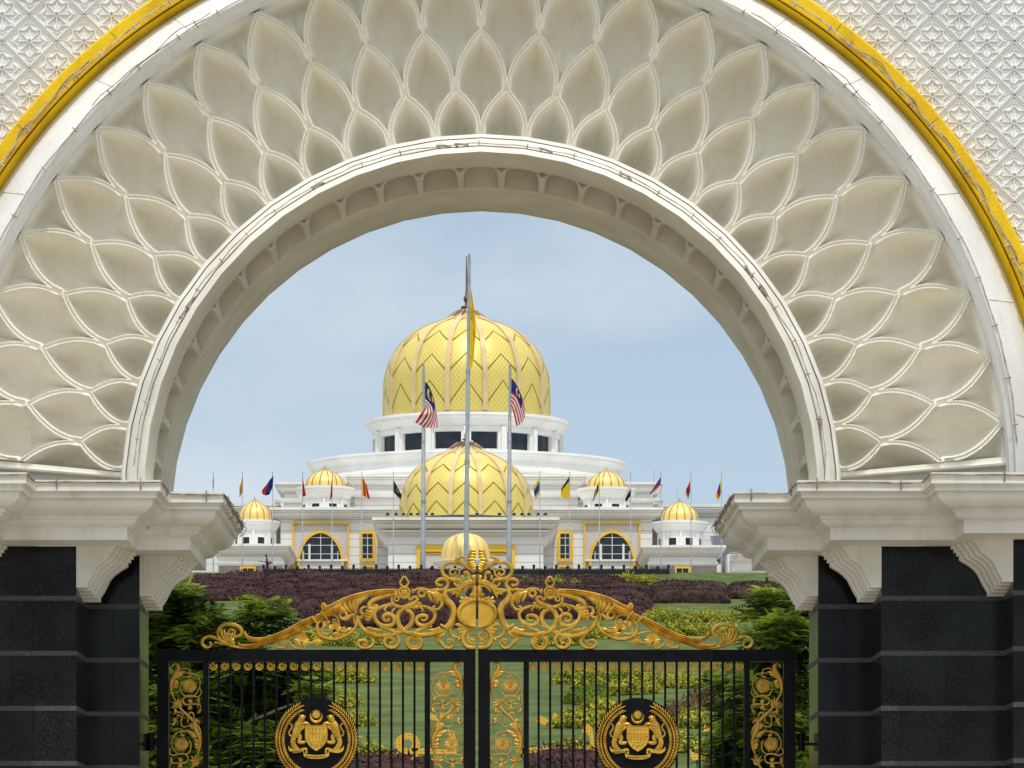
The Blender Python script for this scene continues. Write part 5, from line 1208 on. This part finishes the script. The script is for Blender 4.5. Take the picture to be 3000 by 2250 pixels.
fl = [
 (corners(B2(96,350),B2(96,475),B2(86,470),B2(84,400)), [BL2], 'v', 'small blue flag on the flagpole farthest left'),
 (corners(B2(412,355),B2(408,520),B2(375,585),B2(376,470)), [RED,YE,RED], 'u', 'red flag with yellow middle, second from the left'),
 (corners(B2(742,340),B2(735,465),B2(700,545),B2(617,505),bulge=(-6,8)), [BL,BL,RED], 'd', 'large navy flag with red corner, third from the left'),
 (corners(B2(1056,350),B2(1056,575),B2(1095,560),B2(1072,450)), [RED], 'v', 'red flag hanging to both sides of the fourth flagpole from the left'),
 (corners(B2(1381,315),B2(1378,560),B2(1350,630),B2(1363,470)), [RED,RED,BK,RED], 'v', 'narrow dark red flag, fifth from the left'),
 (corners(B2(1697,345),B2(1700,558),B2(1786,600),B2(1750,450)), [YE,RED,RED,YE,RED,RED], 'u', 'red and yellow flag, sixth from the left'),
 (corners(B2(2040,392),B2(2042,545),B2(2104,610),B2(2125,550),bulge=(2,0)), [WH,BK,BK,BK,BK,BK,BK], 'v', 'black flag edged white left of the portico'),
 (corners(B3(1772,545),B3(1770,735),B3(1728,790),B3(1702,665)), [YE,BL2,BL2,YE], 'v', 'yellow and blue flag just right of the portico dome'),
 (corners(B3(2092,540),B3(2100,780),B3(2035,780),B3(2010,665),bulge=(-5,5)), [YE,YE,YE,YE,BK], 'v', 'yellow flag with black top above the right narrow window'),
 (corners(B4(533,355),B4(533,455),B4(462,585),B4(485,475)), [YE,BK,YE,BK], 'u', 'black and yellow flag before the upper right small dome'),
 (corners(B4(845,370),B4(843,520),B4(793,585),B4(780,520)), [BK,BK,WH,WH], 'v', 'black and white flag right of the upper right small dome'),
 (corners(B4(1146,325),B4(1140,495),B4(1050,515),B4(1030,500)), [WH,WH,RED,BL2], 'v', 'white flag with blue and red stripes, third from the right'),
 (corners(B4(1436,362),B4(1436,470),B4(1412,572),B4(1380,500)), [RED,RED,BK,RED,WH], 'u', 'red flag with pale patch, second from the right'),
 (corners(B4(1749,340),B4(1746,480),B4(1715,575),B4(1685,525)), [YE,BL2,RED,YE], 'u', 'yellow, blue and red flag farthest right')]
for i, (net, bands, ax, lab) in enumerate(fl):
    cres = (.45,.6,.16,WH) if i == 6 else False
    if len(bands) == 1: bands = bands*2
    mt_ = flagmat('flag cloth %d' % i, bands, 'u' if ax == 'u' else 'v', diag=(ax == 'd'), crescent=cres)
    flag(net, 383.9, mt_, lab, 'small hanging flags before the palace', .10, i*1.3, nfold=2.2)
# ------------------------------------------------------------------ the gardener and his brush cutter
YP_ = 376.0; gx, gz = PX(783, YP_), 38.63
def skinned(name, verts, edges, radii, mat, parent=None, origin=None, root=0):
    me = bpy.data.meshes.new(name); off = wloc(parent) if parent is not None else Vector(origin)
    me.from_pydata([(v[0]+gx-off.x, v[1]+YP_-off.y, v[2]+gz-off.z) for v in verts], edges, []); me.update()
    o = bpy.data.objects.new(name, me); COL.objects.link(o)
    if parent is not None: o.parent = parent
    else: o.location = off
    sk = o.modifiers.new('skin', 'SKIN'); 
    if not me.skin_vertices: bpy.context.view_layer.objects.active = o; bpy.ops.mesh.customdata_skin_add() 
    for i, r_ in enumerate(radii): me.skin_vertices[0].data[i].radius = (r_, r_)
    me.skin_vertices[0].data[root].use_root = True
    ss = o.modifiers.new('sub', 'SUBSURF'); ss.levels = 1; ss.render_levels = 1; me.materials.append(mat); return o
# facing left (-x), leaning a little forward, both hands on the shaft
bv = [(0,0,.98),(-.02,0,1.18),(-.05,0,1.38),(-.06,0,1.48),(-.08,0,1.56),(-.10,0,1.66),(-.10,0,1.76),
      (.0,-.10,.90),(-.06,-.11,.50),(-.02,-.11,.08),(-.16,-.12,.03),(.03,.10,.90),(.05,.11,.48),(.12,.11,.08),(-.01,.12,.03),
      (-.04,-.20,1.40),(-.05,-.24,1.12),(-.28,-.20,1.02),(-.34,-.18,1.01),(-.04,.20,1.40),(-.12,.22,1.12),(-.40,.10,1.10),(-.46,.08,1.11)]
be = [(0,1),(1,2),(2,3),(3,4),(4,5),(5,6),(0,7),(7,8),(8,9),(9,10),(0,11),(11,12),(12,13),(13,14),(2,15),(15,16),(16,17),(17,18),(2,19),(19,20),(20,21),(21,22)]
br = [.15,.14,.16,.08,.06,.10,.08,.10,.075,.055,.045,.10,.075,.055,.045,.065,.05,.04,.045,.065,.05,.04,.045]
person = skinned('person', bv, be, br, M['cloth_blue'], origin=(gx, YP_, gz)); tag(person, 'person in dark blue work clothes and peaked cap cutting brush beside the purple hedge', 'person')
tr = skinned('trousers', [(0,0,1.0),(.0,-.10,.90),(-.06,-.11,.50),(-.02,-.11,.12),(.03,.10,.90),(.05,.11,.48),(.12,.11,.12)], [(0,1),(1,2),(2,3),(0,4),(4,5),(5,6)], [.17,.12,.10,.08,.12,.10,.08], M['cloth_dark'], person)
mb = MB(); mb.ball((gx-.10, YP_, gz+1.79), .125, 10, 6, sz=.6); mb.box(gx-.32, gx-.16, YP_-.08, YP_+.08, gz+1.755, gz+1.775); mb.build('cap', M['cloth_dark'], person, True)
bc = empty('brush_cutter', (gx, YP_, gz+1), 'red engined brush cutter held out to the left by the gardener on the hill', 'brush cutter')
mb = MB(); mb.tube([(gx+.30,YP_-.1,gz+1.15),(gx-.30,YP_-.14,gz+1.04),(gx-.95,YP_-.16,gz+1.15)], .022, 6); mb.build('shaft', M['flood'], bc)
mb = MB(); mb.ball((gx+.33,YP_,gz+1.02), .16, 10, 8); mb.box(gx+.22,gx+.42,YP_-.12,YP_+.12,gz+.80,gz+1.0); mb.build('engine', M['red'], bc, True)
mb = MB(); mb.tube([(gx+.3,YP_,gz+.9),(gx+.5,YP_,gz+.75),(gx+.6,YP_,gz+.55),(gx+.35,YP_,gz+.35)], .02, 5); mb.build('hose', M['cable_white'], bc)
mb = MB(); mb.tube([(gx-.95,YP_-.16,gz+1.12),(gx-.95,YP_-.16,gz+1.18)], .07, 10); mb.tube([(gx-.66,YP_-.15,gz+1.02),(gx-.60,YP_-.15,gz+1.18)], .05, 8); mb.build('cutter_head', M['flood'], bc)
# ------------------------------------------------------------------ planting
rng = np.random.default_rng(5)
def Yof(py): return 9.595/(.123-(HY-py)/F)
def leafquads(C, Nrm, size, asp=.45, jitter=.9):
    """one small leaf face per centre; returns V,Q"""
    n = len(C); d = rng.normal(size=(n,3)); d /= np.linalg.norm(d,axis=1)[:,None]
    nn = Nrm+jitter*rng.normal(size=(n,3))*.6; nn /= np.linalg.norm(nn,axis=1)[:,None]
    a = np.cross(nn, d); a /= np.linalg.norm(a,axis=1)[:,None]+1e-9; b = np.cross(nn, a)
    s = (size*(.6+.8*rng.random(n)))[:,None]
    V = np.stack([C-a*s*.5, C-b*s*asp*.5+a*s*.05, C+a*s*.5, C+b*s*asp*.5+a*s*.05], 1).reshape(-1,3)
    return V, np.arange(4*n).reshape(-1,4)
def vn(x, y, s, sd=0): return mnoise.noise(Vector((x*s, y*s, sd)))
def hedge(pl, pr_, pyf, pyb, h, mat, label, group, dens=10, size=.24, lump=.55, px_skew=0, seed=0, depth_skew=0.0):
    """mass of clipped shrubs on the slope: front foot at pyf, back at pyb (terrain photo rows)"""
    Y0, Y1 = Yof(pyf), Yof(pyb); Ym = (Y0+Y1)/2
    Y1 = min(Y1, 369.5)
    def xr(Y): f = (Y-Y0)/(Y1-Y0); return PX(pl+px_skew*f, Y), PX(pr_+px_skew*f, Y)
    def top(x, Y):
        xa, xb = xr(Y); e = min((x-xa), (xb-x), (Y-Y0)*1.0, (Y1-Y))
        r_ = 1-math.exp(-max(e,0)*2.2)
        return h*(.35+.65*r_)+lump*(vn(x,Y,.16,seed)*1.1+.6*vn(x,Y,.45,seed+5))*r_
    core = MB(); nx, ny = max(6,int((xr(Ym)[1]-xr(Ym)[0])/.9)), max(5,int((Y1-Y0)/1.2))
    vs = []
    for j in range(ny+1):
        Y = Y0+(Y1-Y0)*j/ny; xa, xb = xr(Y)
        for i in range(nx+1):
            x = xa+(xb-xa)*i/nx; vs.append((x, Y, TZ(x,Y)+top(x,Y)-.10))
    b0 = len(vs)
    fs = [(j*(nx+1)+i, j*(nx+1)+i+1, (j+1)*(nx+1)+i+1, (j+1)*(nx+1)+i) for j in range(ny) for i in range(nx)]
    per = [i for i in range(nx+1)]+[j*(nx+1)+nx for j in range(1,ny+1)]+[ny*(nx+1)+i for i in range(nx-1,-1,-1)]+[j*(nx+1) for j in range(ny-1,0,-1)]
    for k, p in enumerate(per): x,y,z = vs[p]; vs.append((x,y,TZ(x,y)-.3))
    for k in range(len(per)): k2 = (k+1)%len(per); fs.append((per[k],b0+k,b0+k2,per[k2]))
    core.add(vs, fs)
    org = (PX((pl+pr_)/2,Ym), Ym, TZ(0,Ym))
    A = (xr(Ym)[1]-xr(Ym)[0])*(Y1-Y0); n = int(A*dens)
    Yr = Y0+(Y1-Y0)*rng.random(n); f = rng.random(n); C = np.zeros((n,3))
    for i in range(n):
        xa, xb = xr(Yr[i]); x = xa+(xb-xa)*f[i]; C[i] = (x, Yr[i], TZ(x,Yr[i])+top(x,Yr[i])+.12*rng.random()-.05)
    Nn = np.tile([0,-.35,1.0],(n,1))
    W = xr(Y0)[1]-xr(Y0)[0]; m = int(W*h*dens*2.2); C2 = np.zeros((m,3))
    for i in range(m):
        x = xr(Y0)[0]+W*rng.random(); t = rng.random()**.8; C2[i] = (x, Y0-.12+.25*rng.random()+.15*vn(x,t,1.2,seed), TZ(x,Y0)+t*(top(x,Y0+.4)))
    Cc = np.concatenate([C,C2]); Nc = np.concatenate([Nn, np.tile([0,-1,.3],(m,1))])
    V, Q = leafquads(Cc, Nc, np.full(len(Cc), size), .38)
    co = core.build('purple_hedge', mat, None, True, 60, origin=org); tag(co, label, 'hedge', group)
    npmesh('foliage', V, Q, mat, co); return co
G_ = 'purple hedges on the slope'
hedge(535, 800, 1764, 1711, .95, M['purple'], 'purple hedge at the far left of the slope below the gardener', G_, seed=1)
hedge(772, 905, 1790, 1713, 1.1, M['purple'], 'lobed purple hedge above the left half of the gold crest', G_, seed=2, px_skew=-10)
hedge(868, 1360, 1836, 1716, 1.1, M['purple'], 'broad purple hedge behind the left half of the gold crest', G_, seed=3, px_skew=-30)
hedge(1352, 1905, 1812, 1740, 1.1, M['purple'], 'broad purple brown hedge behind the right half of the gold crest', G_, seed=4, px_skew=20)
hedge(1380, 1835, 1722, 1708, .8, M['purple'], 'thin purple hedge strip right below the black fence', G_, seed=5, lump=.35)
hedge(1900, 2140, 1772, 1736, 1.1, M['purple_brown'], 'brown purple clipped hedge with dark square front at the right of the slope', G_, seed=6, lump=.3)
hedge(2125, 2300, 1752, 1730, .9, M['purple_brown'], 'brown purple hedge farthest right, running behind the right tree', G_, seed=7, lump=.3)
hedge(1545, 1800, 2300, 2222, .55, M['purple'], 'low dark purple hedge between the gate bars at the bottom of the right leaf', G_, seed=8, dens=30, size=.16, lump=.15)
hedge(880, 1270, 2310, 2232, .50, M['purple'], 'low dark purple hedge at the bottom of the left leaf, right of its emblem', G_, seed=9, dens=30, size=.16, lump=.15)
def shrub_proto(name, mat, rad, n, size, flat=.75):
    C = rng.normal(size=(n,3)); C /= np.linalg.norm(C,axis=1)[:,None]; C[:,2] = np.abs(C[:,2])
    nn = C.copy(); rr = (.55+.45*rng.random(n)**.5)*(1+.25*np.sin(C[:,0]*7+C[:,1]*5)*np.cos(C[:,2]*6))
    C = C*rr[:,None]*np.array([rad,rad,rad*flat*1.3]); V, Q = leafquads(C, nn, np.full(n,size), .5, 1.0)
    core = MB(); core.ball((0,0,rad*.3), rad*.62, 10, 6, sz=.8); k = len(V)
    return V, Q, core
def shrub(name, mat, loc, rad, n, size, label, group, cat='shrub', flat=.75):
    V, Q, core = shrub_proto(name, mat, rad, n, size, flat)
    o = core.build(name, M['gshrub'] if mat != 'bshrub' else M['bshrub'], None, True, 60); o.location = loc
    tag(o, label, cat, group)
    f = npmesh('foliage', V, Q, M[mat]); f.parent = o; return o
protos = {}
def bed(pl, pr_, pt, pb, n, label, mat='yshrub', rad=.75, leaf=.13, nl=560):
    key = (mat, rad)
    Yb = Yof(pb); 
    for i in range(n):
        f = (i+.5)/n; px = pl+(pr_-pl)*f+rng.uniform(-.4,.4)*(pr_-pl)/n; 
        hpx = rad*1.0*F/Yb; lo = min(pt+hpx, pb); py = lo+(pb-lo)*rng.random(); Y = Yof(py); x = PX(px, Y); loc = (x, Y, TZ(x,Y)-.05)
        if key not in protos or len(protos[key]) < 3:
            o = shrub('leafy_shrub', mat, loc, rad, nl, leaf, label, label_group(label)); protos.setdefault(key, []).append(o)
        else:
            o = copy_tree(protos[key][int(rng.integers(3))]); o.location = loc; o.rotation_euler.z = rng.uniform(0,6.28); s_ = rng.uniform(.6,1.15); o.scale = (s_,s_,s_*rng.uniform(.85,1.15)); o['label'] = label; o['group'] = label_group(label)
def label_group(l): return 'shrubs: '+l.split(' shrub ')[1] if ' shrub ' in l else l
bed(1903, 2228, 1782, 1822, 26, 'yellow green shrub in the upper row at the right of the slope', rad=.9, leaf=.17, nl=520)
bed(1903, 2228, 1792, 1822, 14, 'yellow green shrub in the upper row at the right of the slope', rad=.9, leaf=.17, nl=520)
bed(1955, 2160, 1829, 1869, 15, 'yellow green shrub in the lower row left of the crest\'s right end', rad=.9, leaf=.17, nl=520)
bed(1594, 1700, 1879, 1906, 7, 'yellow green shrub seen under the right half of the crest', rad=.9, leaf=.17, nl=520)
bed(1700, 1770, 1850, 1880, 4, 'yellow green shrub seen through the right scrolls of the crest', rad=.9, leaf=.17, nl=520)
bed(950, 1123, 1848, 1904, 13, 'yellow green shrub seen under the left half of the crest', rad=.9, leaf=.17, nl=520)
bed(895, 930, 1845, 1868, 3, 'yellow green shrub above the left hibiscus of the crest', rad=.9, leaf=.17, nl=520)
bed(731, 768, 1768, 1788, 3, 'yellow green shrub left of the middle under the purple hedge', rad=.9, leaf=.17, nl=520)
bed(1520, 1690, 1708, 1722, 9, 'pale green shrub in the thin strip above the right crest finial', rad=.9, leaf=.17, nl=520)
bed(1806, 1916, 1690, 1706, 8, 'pale green shrub at the foot of the black fence', rad=.9, leaf=.17, nl=520)
bed(950, 1075, 1966, 2004, 12, 'yellow shrub high behind the bars of the left leaf', rad=.72)
bed(950, 1028, 2008, 2072, 9, 'yellow shrub behind the left leaf above its emblem', rad=.72)
bed(1018, 1078, 2070, 2126, 7, 'yellow shrub right of the left emblem', rad=.72)
bed(1030, 1128, 2165, 2230, 11, 'yellow shrub low to the right of the left emblem', rad=.72)
bed(1640, 1912, 1966, 2012, 24, 'yellow shrub in the top row behind the right leaf', rad=.72)
bed(1690, 1760, 2005, 2050, 5, 'yellow shrub in the middle row behind the right leaf', rad=.72)
bed(1750, 1915, 2006, 2050, 15, 'yellow shrub in the middle row behind the right leaf', rad=.72)
bed(1915, 2062, 1972, 2040, 18, 'yellow shrub upper right behind the right leaf', rad=.72)
bed(1665, 1760, 2074, 2144, 14, 'yellow shrub left of the right emblem', rad=.72)
bed(1735, 1790, 2060, 2100, 6, 'yellow shrub left of the right emblem', rad=.72)
bed(1640, 1700, 2100, 2150, 5, 'yellow shrub left of the right emblem', rad=.72)
bed(1985, 2036, 2168, 2216, 6, 'yellow shrub low to the right of the right emblem', rad=.72)
bed(2020, 2078, 2125, 2152, 5, 'yellow shrub between the letter pieces at the right', rad=.72)
bed(1640, 1690, 2205, 2222, 4, 'yellow shrub under the long yellow letter stroke', rad=.55)
bed(1684, 1745, 2010, 2072, 6, 'dark green shrub under the yellow rows of the right leaf', mat='gshrub', rad=.74)
bed(1875, 1925, 1980, 2005, 3, 'mid green shrub among the yellow rows', mat='gshrub', rad=.74)
bed(1954, 2046, 2056, 2128, 10, 'rusty brown shrub right above the right emblem', mat='bshrub', rad=.73)
bed(2050, 2110, 2030, 2100, 6, 'rusty brown shrub near the right tree', mat='bshrub', rad=.73)
# ------------------------------------------------------------------ large yellow letters on stakes
lm, nt_, b_ = newmat('yellow perforated letter'); tcn = N(nt_,"ShaderNodeTexCoord"); vo = N(nt_,"ShaderNodeTexVoronoi"); vo.inputs["Scale"].default_value = 9.5; vo.inputs["Randomness"].default_value = 0.0
nt_.links.new(tcn.outputs["Object"], vo.inputs["Vector"]); cr_ = N(nt_,"ShaderNodeValToRGB"); cr_.color_ramp.elements[0].position=.16; cr_.color_ramp.elements[1].position=.26; cr_.color_ramp.elements[0].color=(.30,.15,.02,1); cr_.color_ramp.elements[1].color=(.80,.46,.05,1)
nt_.links.new(vo.outputs["Distance"], cr_.inputs[0]); nt_.links.new(cr_.outputs[0], b_.inputs["Base Color"]); b_.inputs["Roughness"].default_value=.6
M['letter_side'] = noisy('letter side', (.82,.66,.30,1), (.86,.72,.38,1), 2, .6)
M['stake'] = noisy('green stake', (.01,.10,.06,1), (.02,.16,.10,1), 2, .6)
def letter(polys, Y, label, stakes=()):
    xs_ = [p[0] for q in polys for p in q]; ys_ = [p[1] for q in polys for p in q]; Y = Yof(max(ys_)+26); c = (sum(xs_)/len(xs_), max(ys_))
    o = empty('letter_sign', P(*c, Y), label, 'sign', 'pieces of large yellow letters on the lawn')
    f = MB(); s_ = MB()
    for q in polys:
        w = [(PX(a,Y), PZ(b,Y)) for a, b in q]; f.prism(w, Y, Y+.02)
        n = len(w); gx_, gz_ = sum(p[0] for p in w)/n, sum(p[1] for p in w)/n
        w2 = [(gx_+(a-gx_)*1.0, gz_+(b-gz_)*1.0) for a, b in w]; s_.prism(w2, Y+.021, Y+.18)
    f.build('face', lm, o); s_.build('side', M['letter_side'], o)
    for (px, py) in stakes:
        mb = MB(); x, _, z = P(px, py, Y+.1); mb.tube([(x,Y+.1,z),(x,Y+.1,TZ(x,Y)-.1)], .035, 6); mb.build('stake', M['stake'], o)
c7 = lambda x, y: (420+x/2.212, 1880+y/2.212); c8 = lambda x, y: (1380+x/2.212, 1880+y/2.212)
def arcband(cx, cy, r0, r1, a0, a1, f, n=14, sy=1.0):
    out = []
    for i in range(n):
        b0, b1 = R(a0+(a1-a0)*i/n), R(a0+(a1-a0)*(i+1)/n); out.append([f(cx+r*math.cos(b), cy-r*math.sin(b)*sy) for r, b in ((r0,b0),(r1,b0),(r1,b1),(r0,b1))])
    return out
Yl = 136.0
letter(arcband(1712,660,32,82,-60,270,c7,sy=.85)+[[c7(1720,690),c7(1860,690),c7(1860,728),c7(1730,728)],[c7(1770,725),c7(1790,735),c7(1745,770),c7(1720,765)]], Yl, 'looped yellow letter piece right of the left emblem', [c7(1690,720)])
letter([[c7(1850,462),c7(1902,478),c7(1900,512),c7(1850,500)]]+[[c7(1925,455),c7(2000,470),c7(1990,500),c7(1920,490)]], Yl, 'small yellow letter dots behind the inner floral panel of the left leaf')
letter([[c7(1860,690),c7(1975,700),c7(1975,730),c7(1860,726)],[c7(1975,560),c7(2015,590),c7(2030,660),c7(2030,728),c7(1970,730),c7(1990,660)]], Yl, 'yellow letter hook behind the inner floral panel of the left leaf')
letter([[c8(275,650),c8(340,690),c8(340,725),c8(300,722)],[c8(330,682),c8(530,684),c8(530,724),c8(330,724)],[c8(532,684),c8(735,684),c8(735,724),c8(532,724)],[c8(733,684),c8(770,670),c8(802,690),c8(800,724),c8(733,724)]]+[[c8(716,580),c8(722,588),c8(745,592),c8(752,528)],[c8(752,528),c8(745,592),c8(768,612),c8(785,555)],[c8(785,555),c8(768,612),c8(772,672),c8(802,690)]], Yl-2, 'long yellow letter stroke with a raised hook left of the right emblem', [c8(328,724),c8(776,724)])
letter([[c8(450,478),c8(508,508),c8(478,542),c8(418,516)]], Yl, 'tilted yellow letter dot, the left one of a pair on the lawn')
letter([[c8(535,460),c8(584,478),c8(578,522),c8(524,508)]], Yl, 'tilted yellow letter dot, the right one of a pair on the lawn', [c8(530,520)])
letter([[c8(868,388),c8(892,376),c8(940,392),c8(916,404),c8(890,430),c8(866,432)]], Yl, 'yellow letter piece peeping out above the right emblem')
letter([[c8(1420,702),c8(1450,722),c8(1606,726),c8(1606,768),c8(1440,770),c8(1424,752)]], Yl-2, 'yellow letter bar at the lower right behind the right leaf', [c8(1465,765),c8(1590,765)])
letter([[c8(1512,536),c8(1548,542),c8(1545,590),c8(1508,588)],[c8(1548,560),c8(1585,590),c8(1562,615),c8(1545,592)],[c8(1585,588),c8(1615,618),c8(1606,640),c8(1580,625),c8(1562,612)]], Yl, 'bent yellow letter piece beside the right tree', [c8(1530,590)])
letter([[c7(735,432),c7(772,440),c7(768,478),c7(738,470)]], Yl, 'yellow letter spot glimpsed through the left tree')
letter([[c7(425,668),c7(455,672),c7(452,690),c7(425,690)]], Yl, 'small yellow letter spot low through the left tree')
# ------------------------------------------------------------------ feathery trees
def frond_set(centres, dirs, L_, seed, nl=7):
    rg = np.random.default_rng(seed); n = len(centres); t = (np.arange(nl)+.6)/nl
    d = dirs/np.linalg.norm(dirs,axis=1)[:,None]; up = np.tile([0,0,1.],(n,1)); side = np.cross(d, up); side /= np.linalg.norm(side,axis=1)[:,None]+1e-9
    nrm = np.cross(side, d); Ls = L_*(.7+.6*rg.random(n))
    Vs = []; 
    for k in range(nl):
        base = centres + d*(Ls*t[k])[:,None] + np.array([0,0,-1.])*(Ls*.22*t[k]**2)[:,None]
        ll = Ls*.52*math.sin(math.pi*(.18+.78*t[k]))
        for sg in (-1, 1):
            dirn = side*sg*.88 + d*.45 - nrm*.22; dirn /= np.linalg.norm(dirn,axis=1)[:,None]
            w = d*(Ls*.062)[:,None]
            tip = base+dirn*ll[:,None]; mid = base+dirn*(ll*.5)[:,None]
            Vs.append(np.stack([base, mid-w, tip, mid+w], 1))
    V = np.concatenate(Vs).reshape(-1,3); return V, np.arange(len(V)).reshape(-1,4)
def ftree(label, trunk_px, Y, blobs, seed, zbase=None):
    rg = np.random.default_rng(seed); x0 = PX(trunk_px, Y); zb = TZ(x0, Y)-.1
    o = empty('feathery_tree', (x0, Y, zb), label, 'tree', 'feathery leaved trees behind the gate')
    tr = MB(); ztop = max(PZ(b[1],Y) for b in blobs)-1.0; pts = [(x0,Y,zb),(x0+.1,Y+.05,zb+1.5),(x0+.0,Y,zb+3.2),(x0+.05,Y,ztop)]
    tr.tube(spline(pts,4), [.16-.11*i/12 for i in range(13)], 8); tr.build('trunk', M['bark'], o, True)
    lim = MB(); cs = []; ds = []; ci = []; di = []
    for (bx, by, br_, fl_, dns) in blobs:
        Yo = Y+rg.uniform(-.8,.9); c = np.array([PX(bx,Yo), Yo, PZ(by,Yo)]); r = br_*Y/F
        st_ = (x0, Y, max(zb+1.0, min(ztop, c[2]-.8*abs(c[0]-x0)*.5-.3)))
        mid = ((st_[0]+c[0])/2, (st_[1]+c[1])/2, (st_[2]+c[2])/2+.15)
        lim.tube(spline([st_, mid, tuple(c), (c[0]+.35*r, c[1]-.2*r, c[2]+.2*r)],4), [.05-.0032*i for i in range(13)], 6)
        for q in range(5):
            e = c+np.array([rg.uniform(-1,1)*r, rg.uniform(-1,1)*r*.8, rg.uniform(-.4,.7)*r*fl_]); lim.tube([tuple(c), tuple((c+e)/2+np.array([0,0,.06])), tuple(e)], [.02,.014,.006], 4)
        n = int(100*dns*(br_/60)**2)
        v = rg.normal(size=(n,3)); v /= np.linalg.norm(v,axis=1)[:,None]; v[:,1] = np.where(rg.random(n) < .6, -np.abs(v[:,1]), v[:,1]); v[:,2] = np.where(rg.random(n) < .75, np.abs(v[:,2]), v[:,2])
        layer = np.round((v[:,2]*r*fl_)/.22)*.22
        p = c + np.stack([v[:,0]*r*.85, v[:,1]*r*.85, layer+rg.normal(size=n)*.03], 1)*(.55+.45*rg.random(n)**.5)[:,None]
        dd = np.stack([v[:,0], v[:,1]*.8, np.full(n,.05)+.1*rg.normal(size=n)],1)+.55*rg.normal(size=(n,3))*np.array([1,1,.35])
        cs.append(p); ds.append(dd)
        n2 = int(n*.55); v = rg.normal(size=(n2,3))*.45; ci.append(c+v*r*np.array([1,1,fl_])+np.array([0,.7*r,-.15*r])); di.append(rg.normal(size=(n2,3))*np.array([1,1,.35]))
    lim.build('limbs', M['bark'], o, True)
    V, Q = frond_set(np.concatenate(cs), np.concatenate(ds), .37, seed); npmesh('crown', V, Q, M['tree_leaf'], o)
    V, Q = frond_set(np.concatenate(ci), np.concatenate(di), .5, seed+1); npmesh('inner_crown', V, Q, M['tree_leaf_shade'], o)
    return o
ftree('large feathery leaved tree at the left, behind the outer half of the left gate leaf', 470, 82,
 [(455,1722,55,.6,1.2),(520,1735,55,.5,.9),(440,1790,70,.6,1.2),(530,1800,60,.55,1.2),(590,1800,45,.5,1),(470,1860,85,.7,1.3),(560,1865,70,.6,1.2),(640,1850,60,.5,1),(700,1800,45,.45,.6),(775,1790,60,.42,.9),(820,1812,45,.5,.7),(740,1840,60,.4,.6),(690,1885,60,.5,.8),
  (500,1950,100,.8,1.5),(620,1960,90,.8,1.4),(720,1960,80,.8,1.3),(810,1990,85,.8,1.4),(890,1985,60,.8,1.3),(915,2040,50,.9,1.2),(560,2060,110,.9,1.5),(690,2070,110,.9,1.5),(800,2090,100,.9,1.4),(450,2080,90,.9,1.4),(870,2130,70,.9,1.2),(500,2190,110,.9,1.4),(640,2200,120,.9,1.4),(770,2210,110,.9,1.3),(600,2280,120,.8,1.2),(450,2290,100,.8,1.2)], 11)
ftree('smaller feathery leaved tree at the right, behind the outer half of the right gate leaf', 2325, 84,
 [(2270,1752,60,.55,1.1),(2330,1790,60,.6,1.2),(2225,1790,40,.5,.8),(2300,1850,75,.65,1.3),(2240,1880,60,.6,1),(2340,1900,80,.8,1.3),(2190,1940,45,.5,.6),(2270,1960,75,.7,1.1),(2150,1995,50,.5,.7),(2095,2010,45,.5,.5),(2210,2030,75,.7,1.1),(2310,2040,90,.8,1.3),(2150,2080,60,.7,.9),(2230,2120,90,.8,1.4),(2170,2160,75,.9,1.3),(2130,2200,60,.9,1.1),(2320,2150,90,.9,1.3),(2240,2230,110,.8,1.4),(2150,2270,80,.8,1.2),(2340,2260,90,.8,1.2)], 23)

# ------------------------------------------------------------------ paved terrace before the palace, label numbering
mb = MB(); mb.box(-80, 80, 386, 429.5, 38.4, 38.672); tag(mb.build('terrace', M['paving']), kind='structure')
ORD = 'first second third fourth fifth sixth seventh eighth ninth tenth eleventh twelfth thirteenth fourteenth fifteenth sixteenth seventeenth eighteenth nineteenth twentieth'.split()
byl = {}
for o in list(COL.objects):
    if o.parent is None and o.get('category') == 'shrub': byl.setdefault(o['label'], []).append(o)
for lab, os_ in byl.items():
    os_.sort(key=lambda o: o.location.x/o.location.y); n = len(os_)
    for i, o in enumerate(os_):
        if n > 1:
            k = ORD[i] if i < 20 else ORD[n-1-i] ; side = 'left' if i < 20 else 'right'
            o['label'] = lab+', '+k+' from '+side
            o['group'] = lab.replace('shrub', 'shrubs', 1)
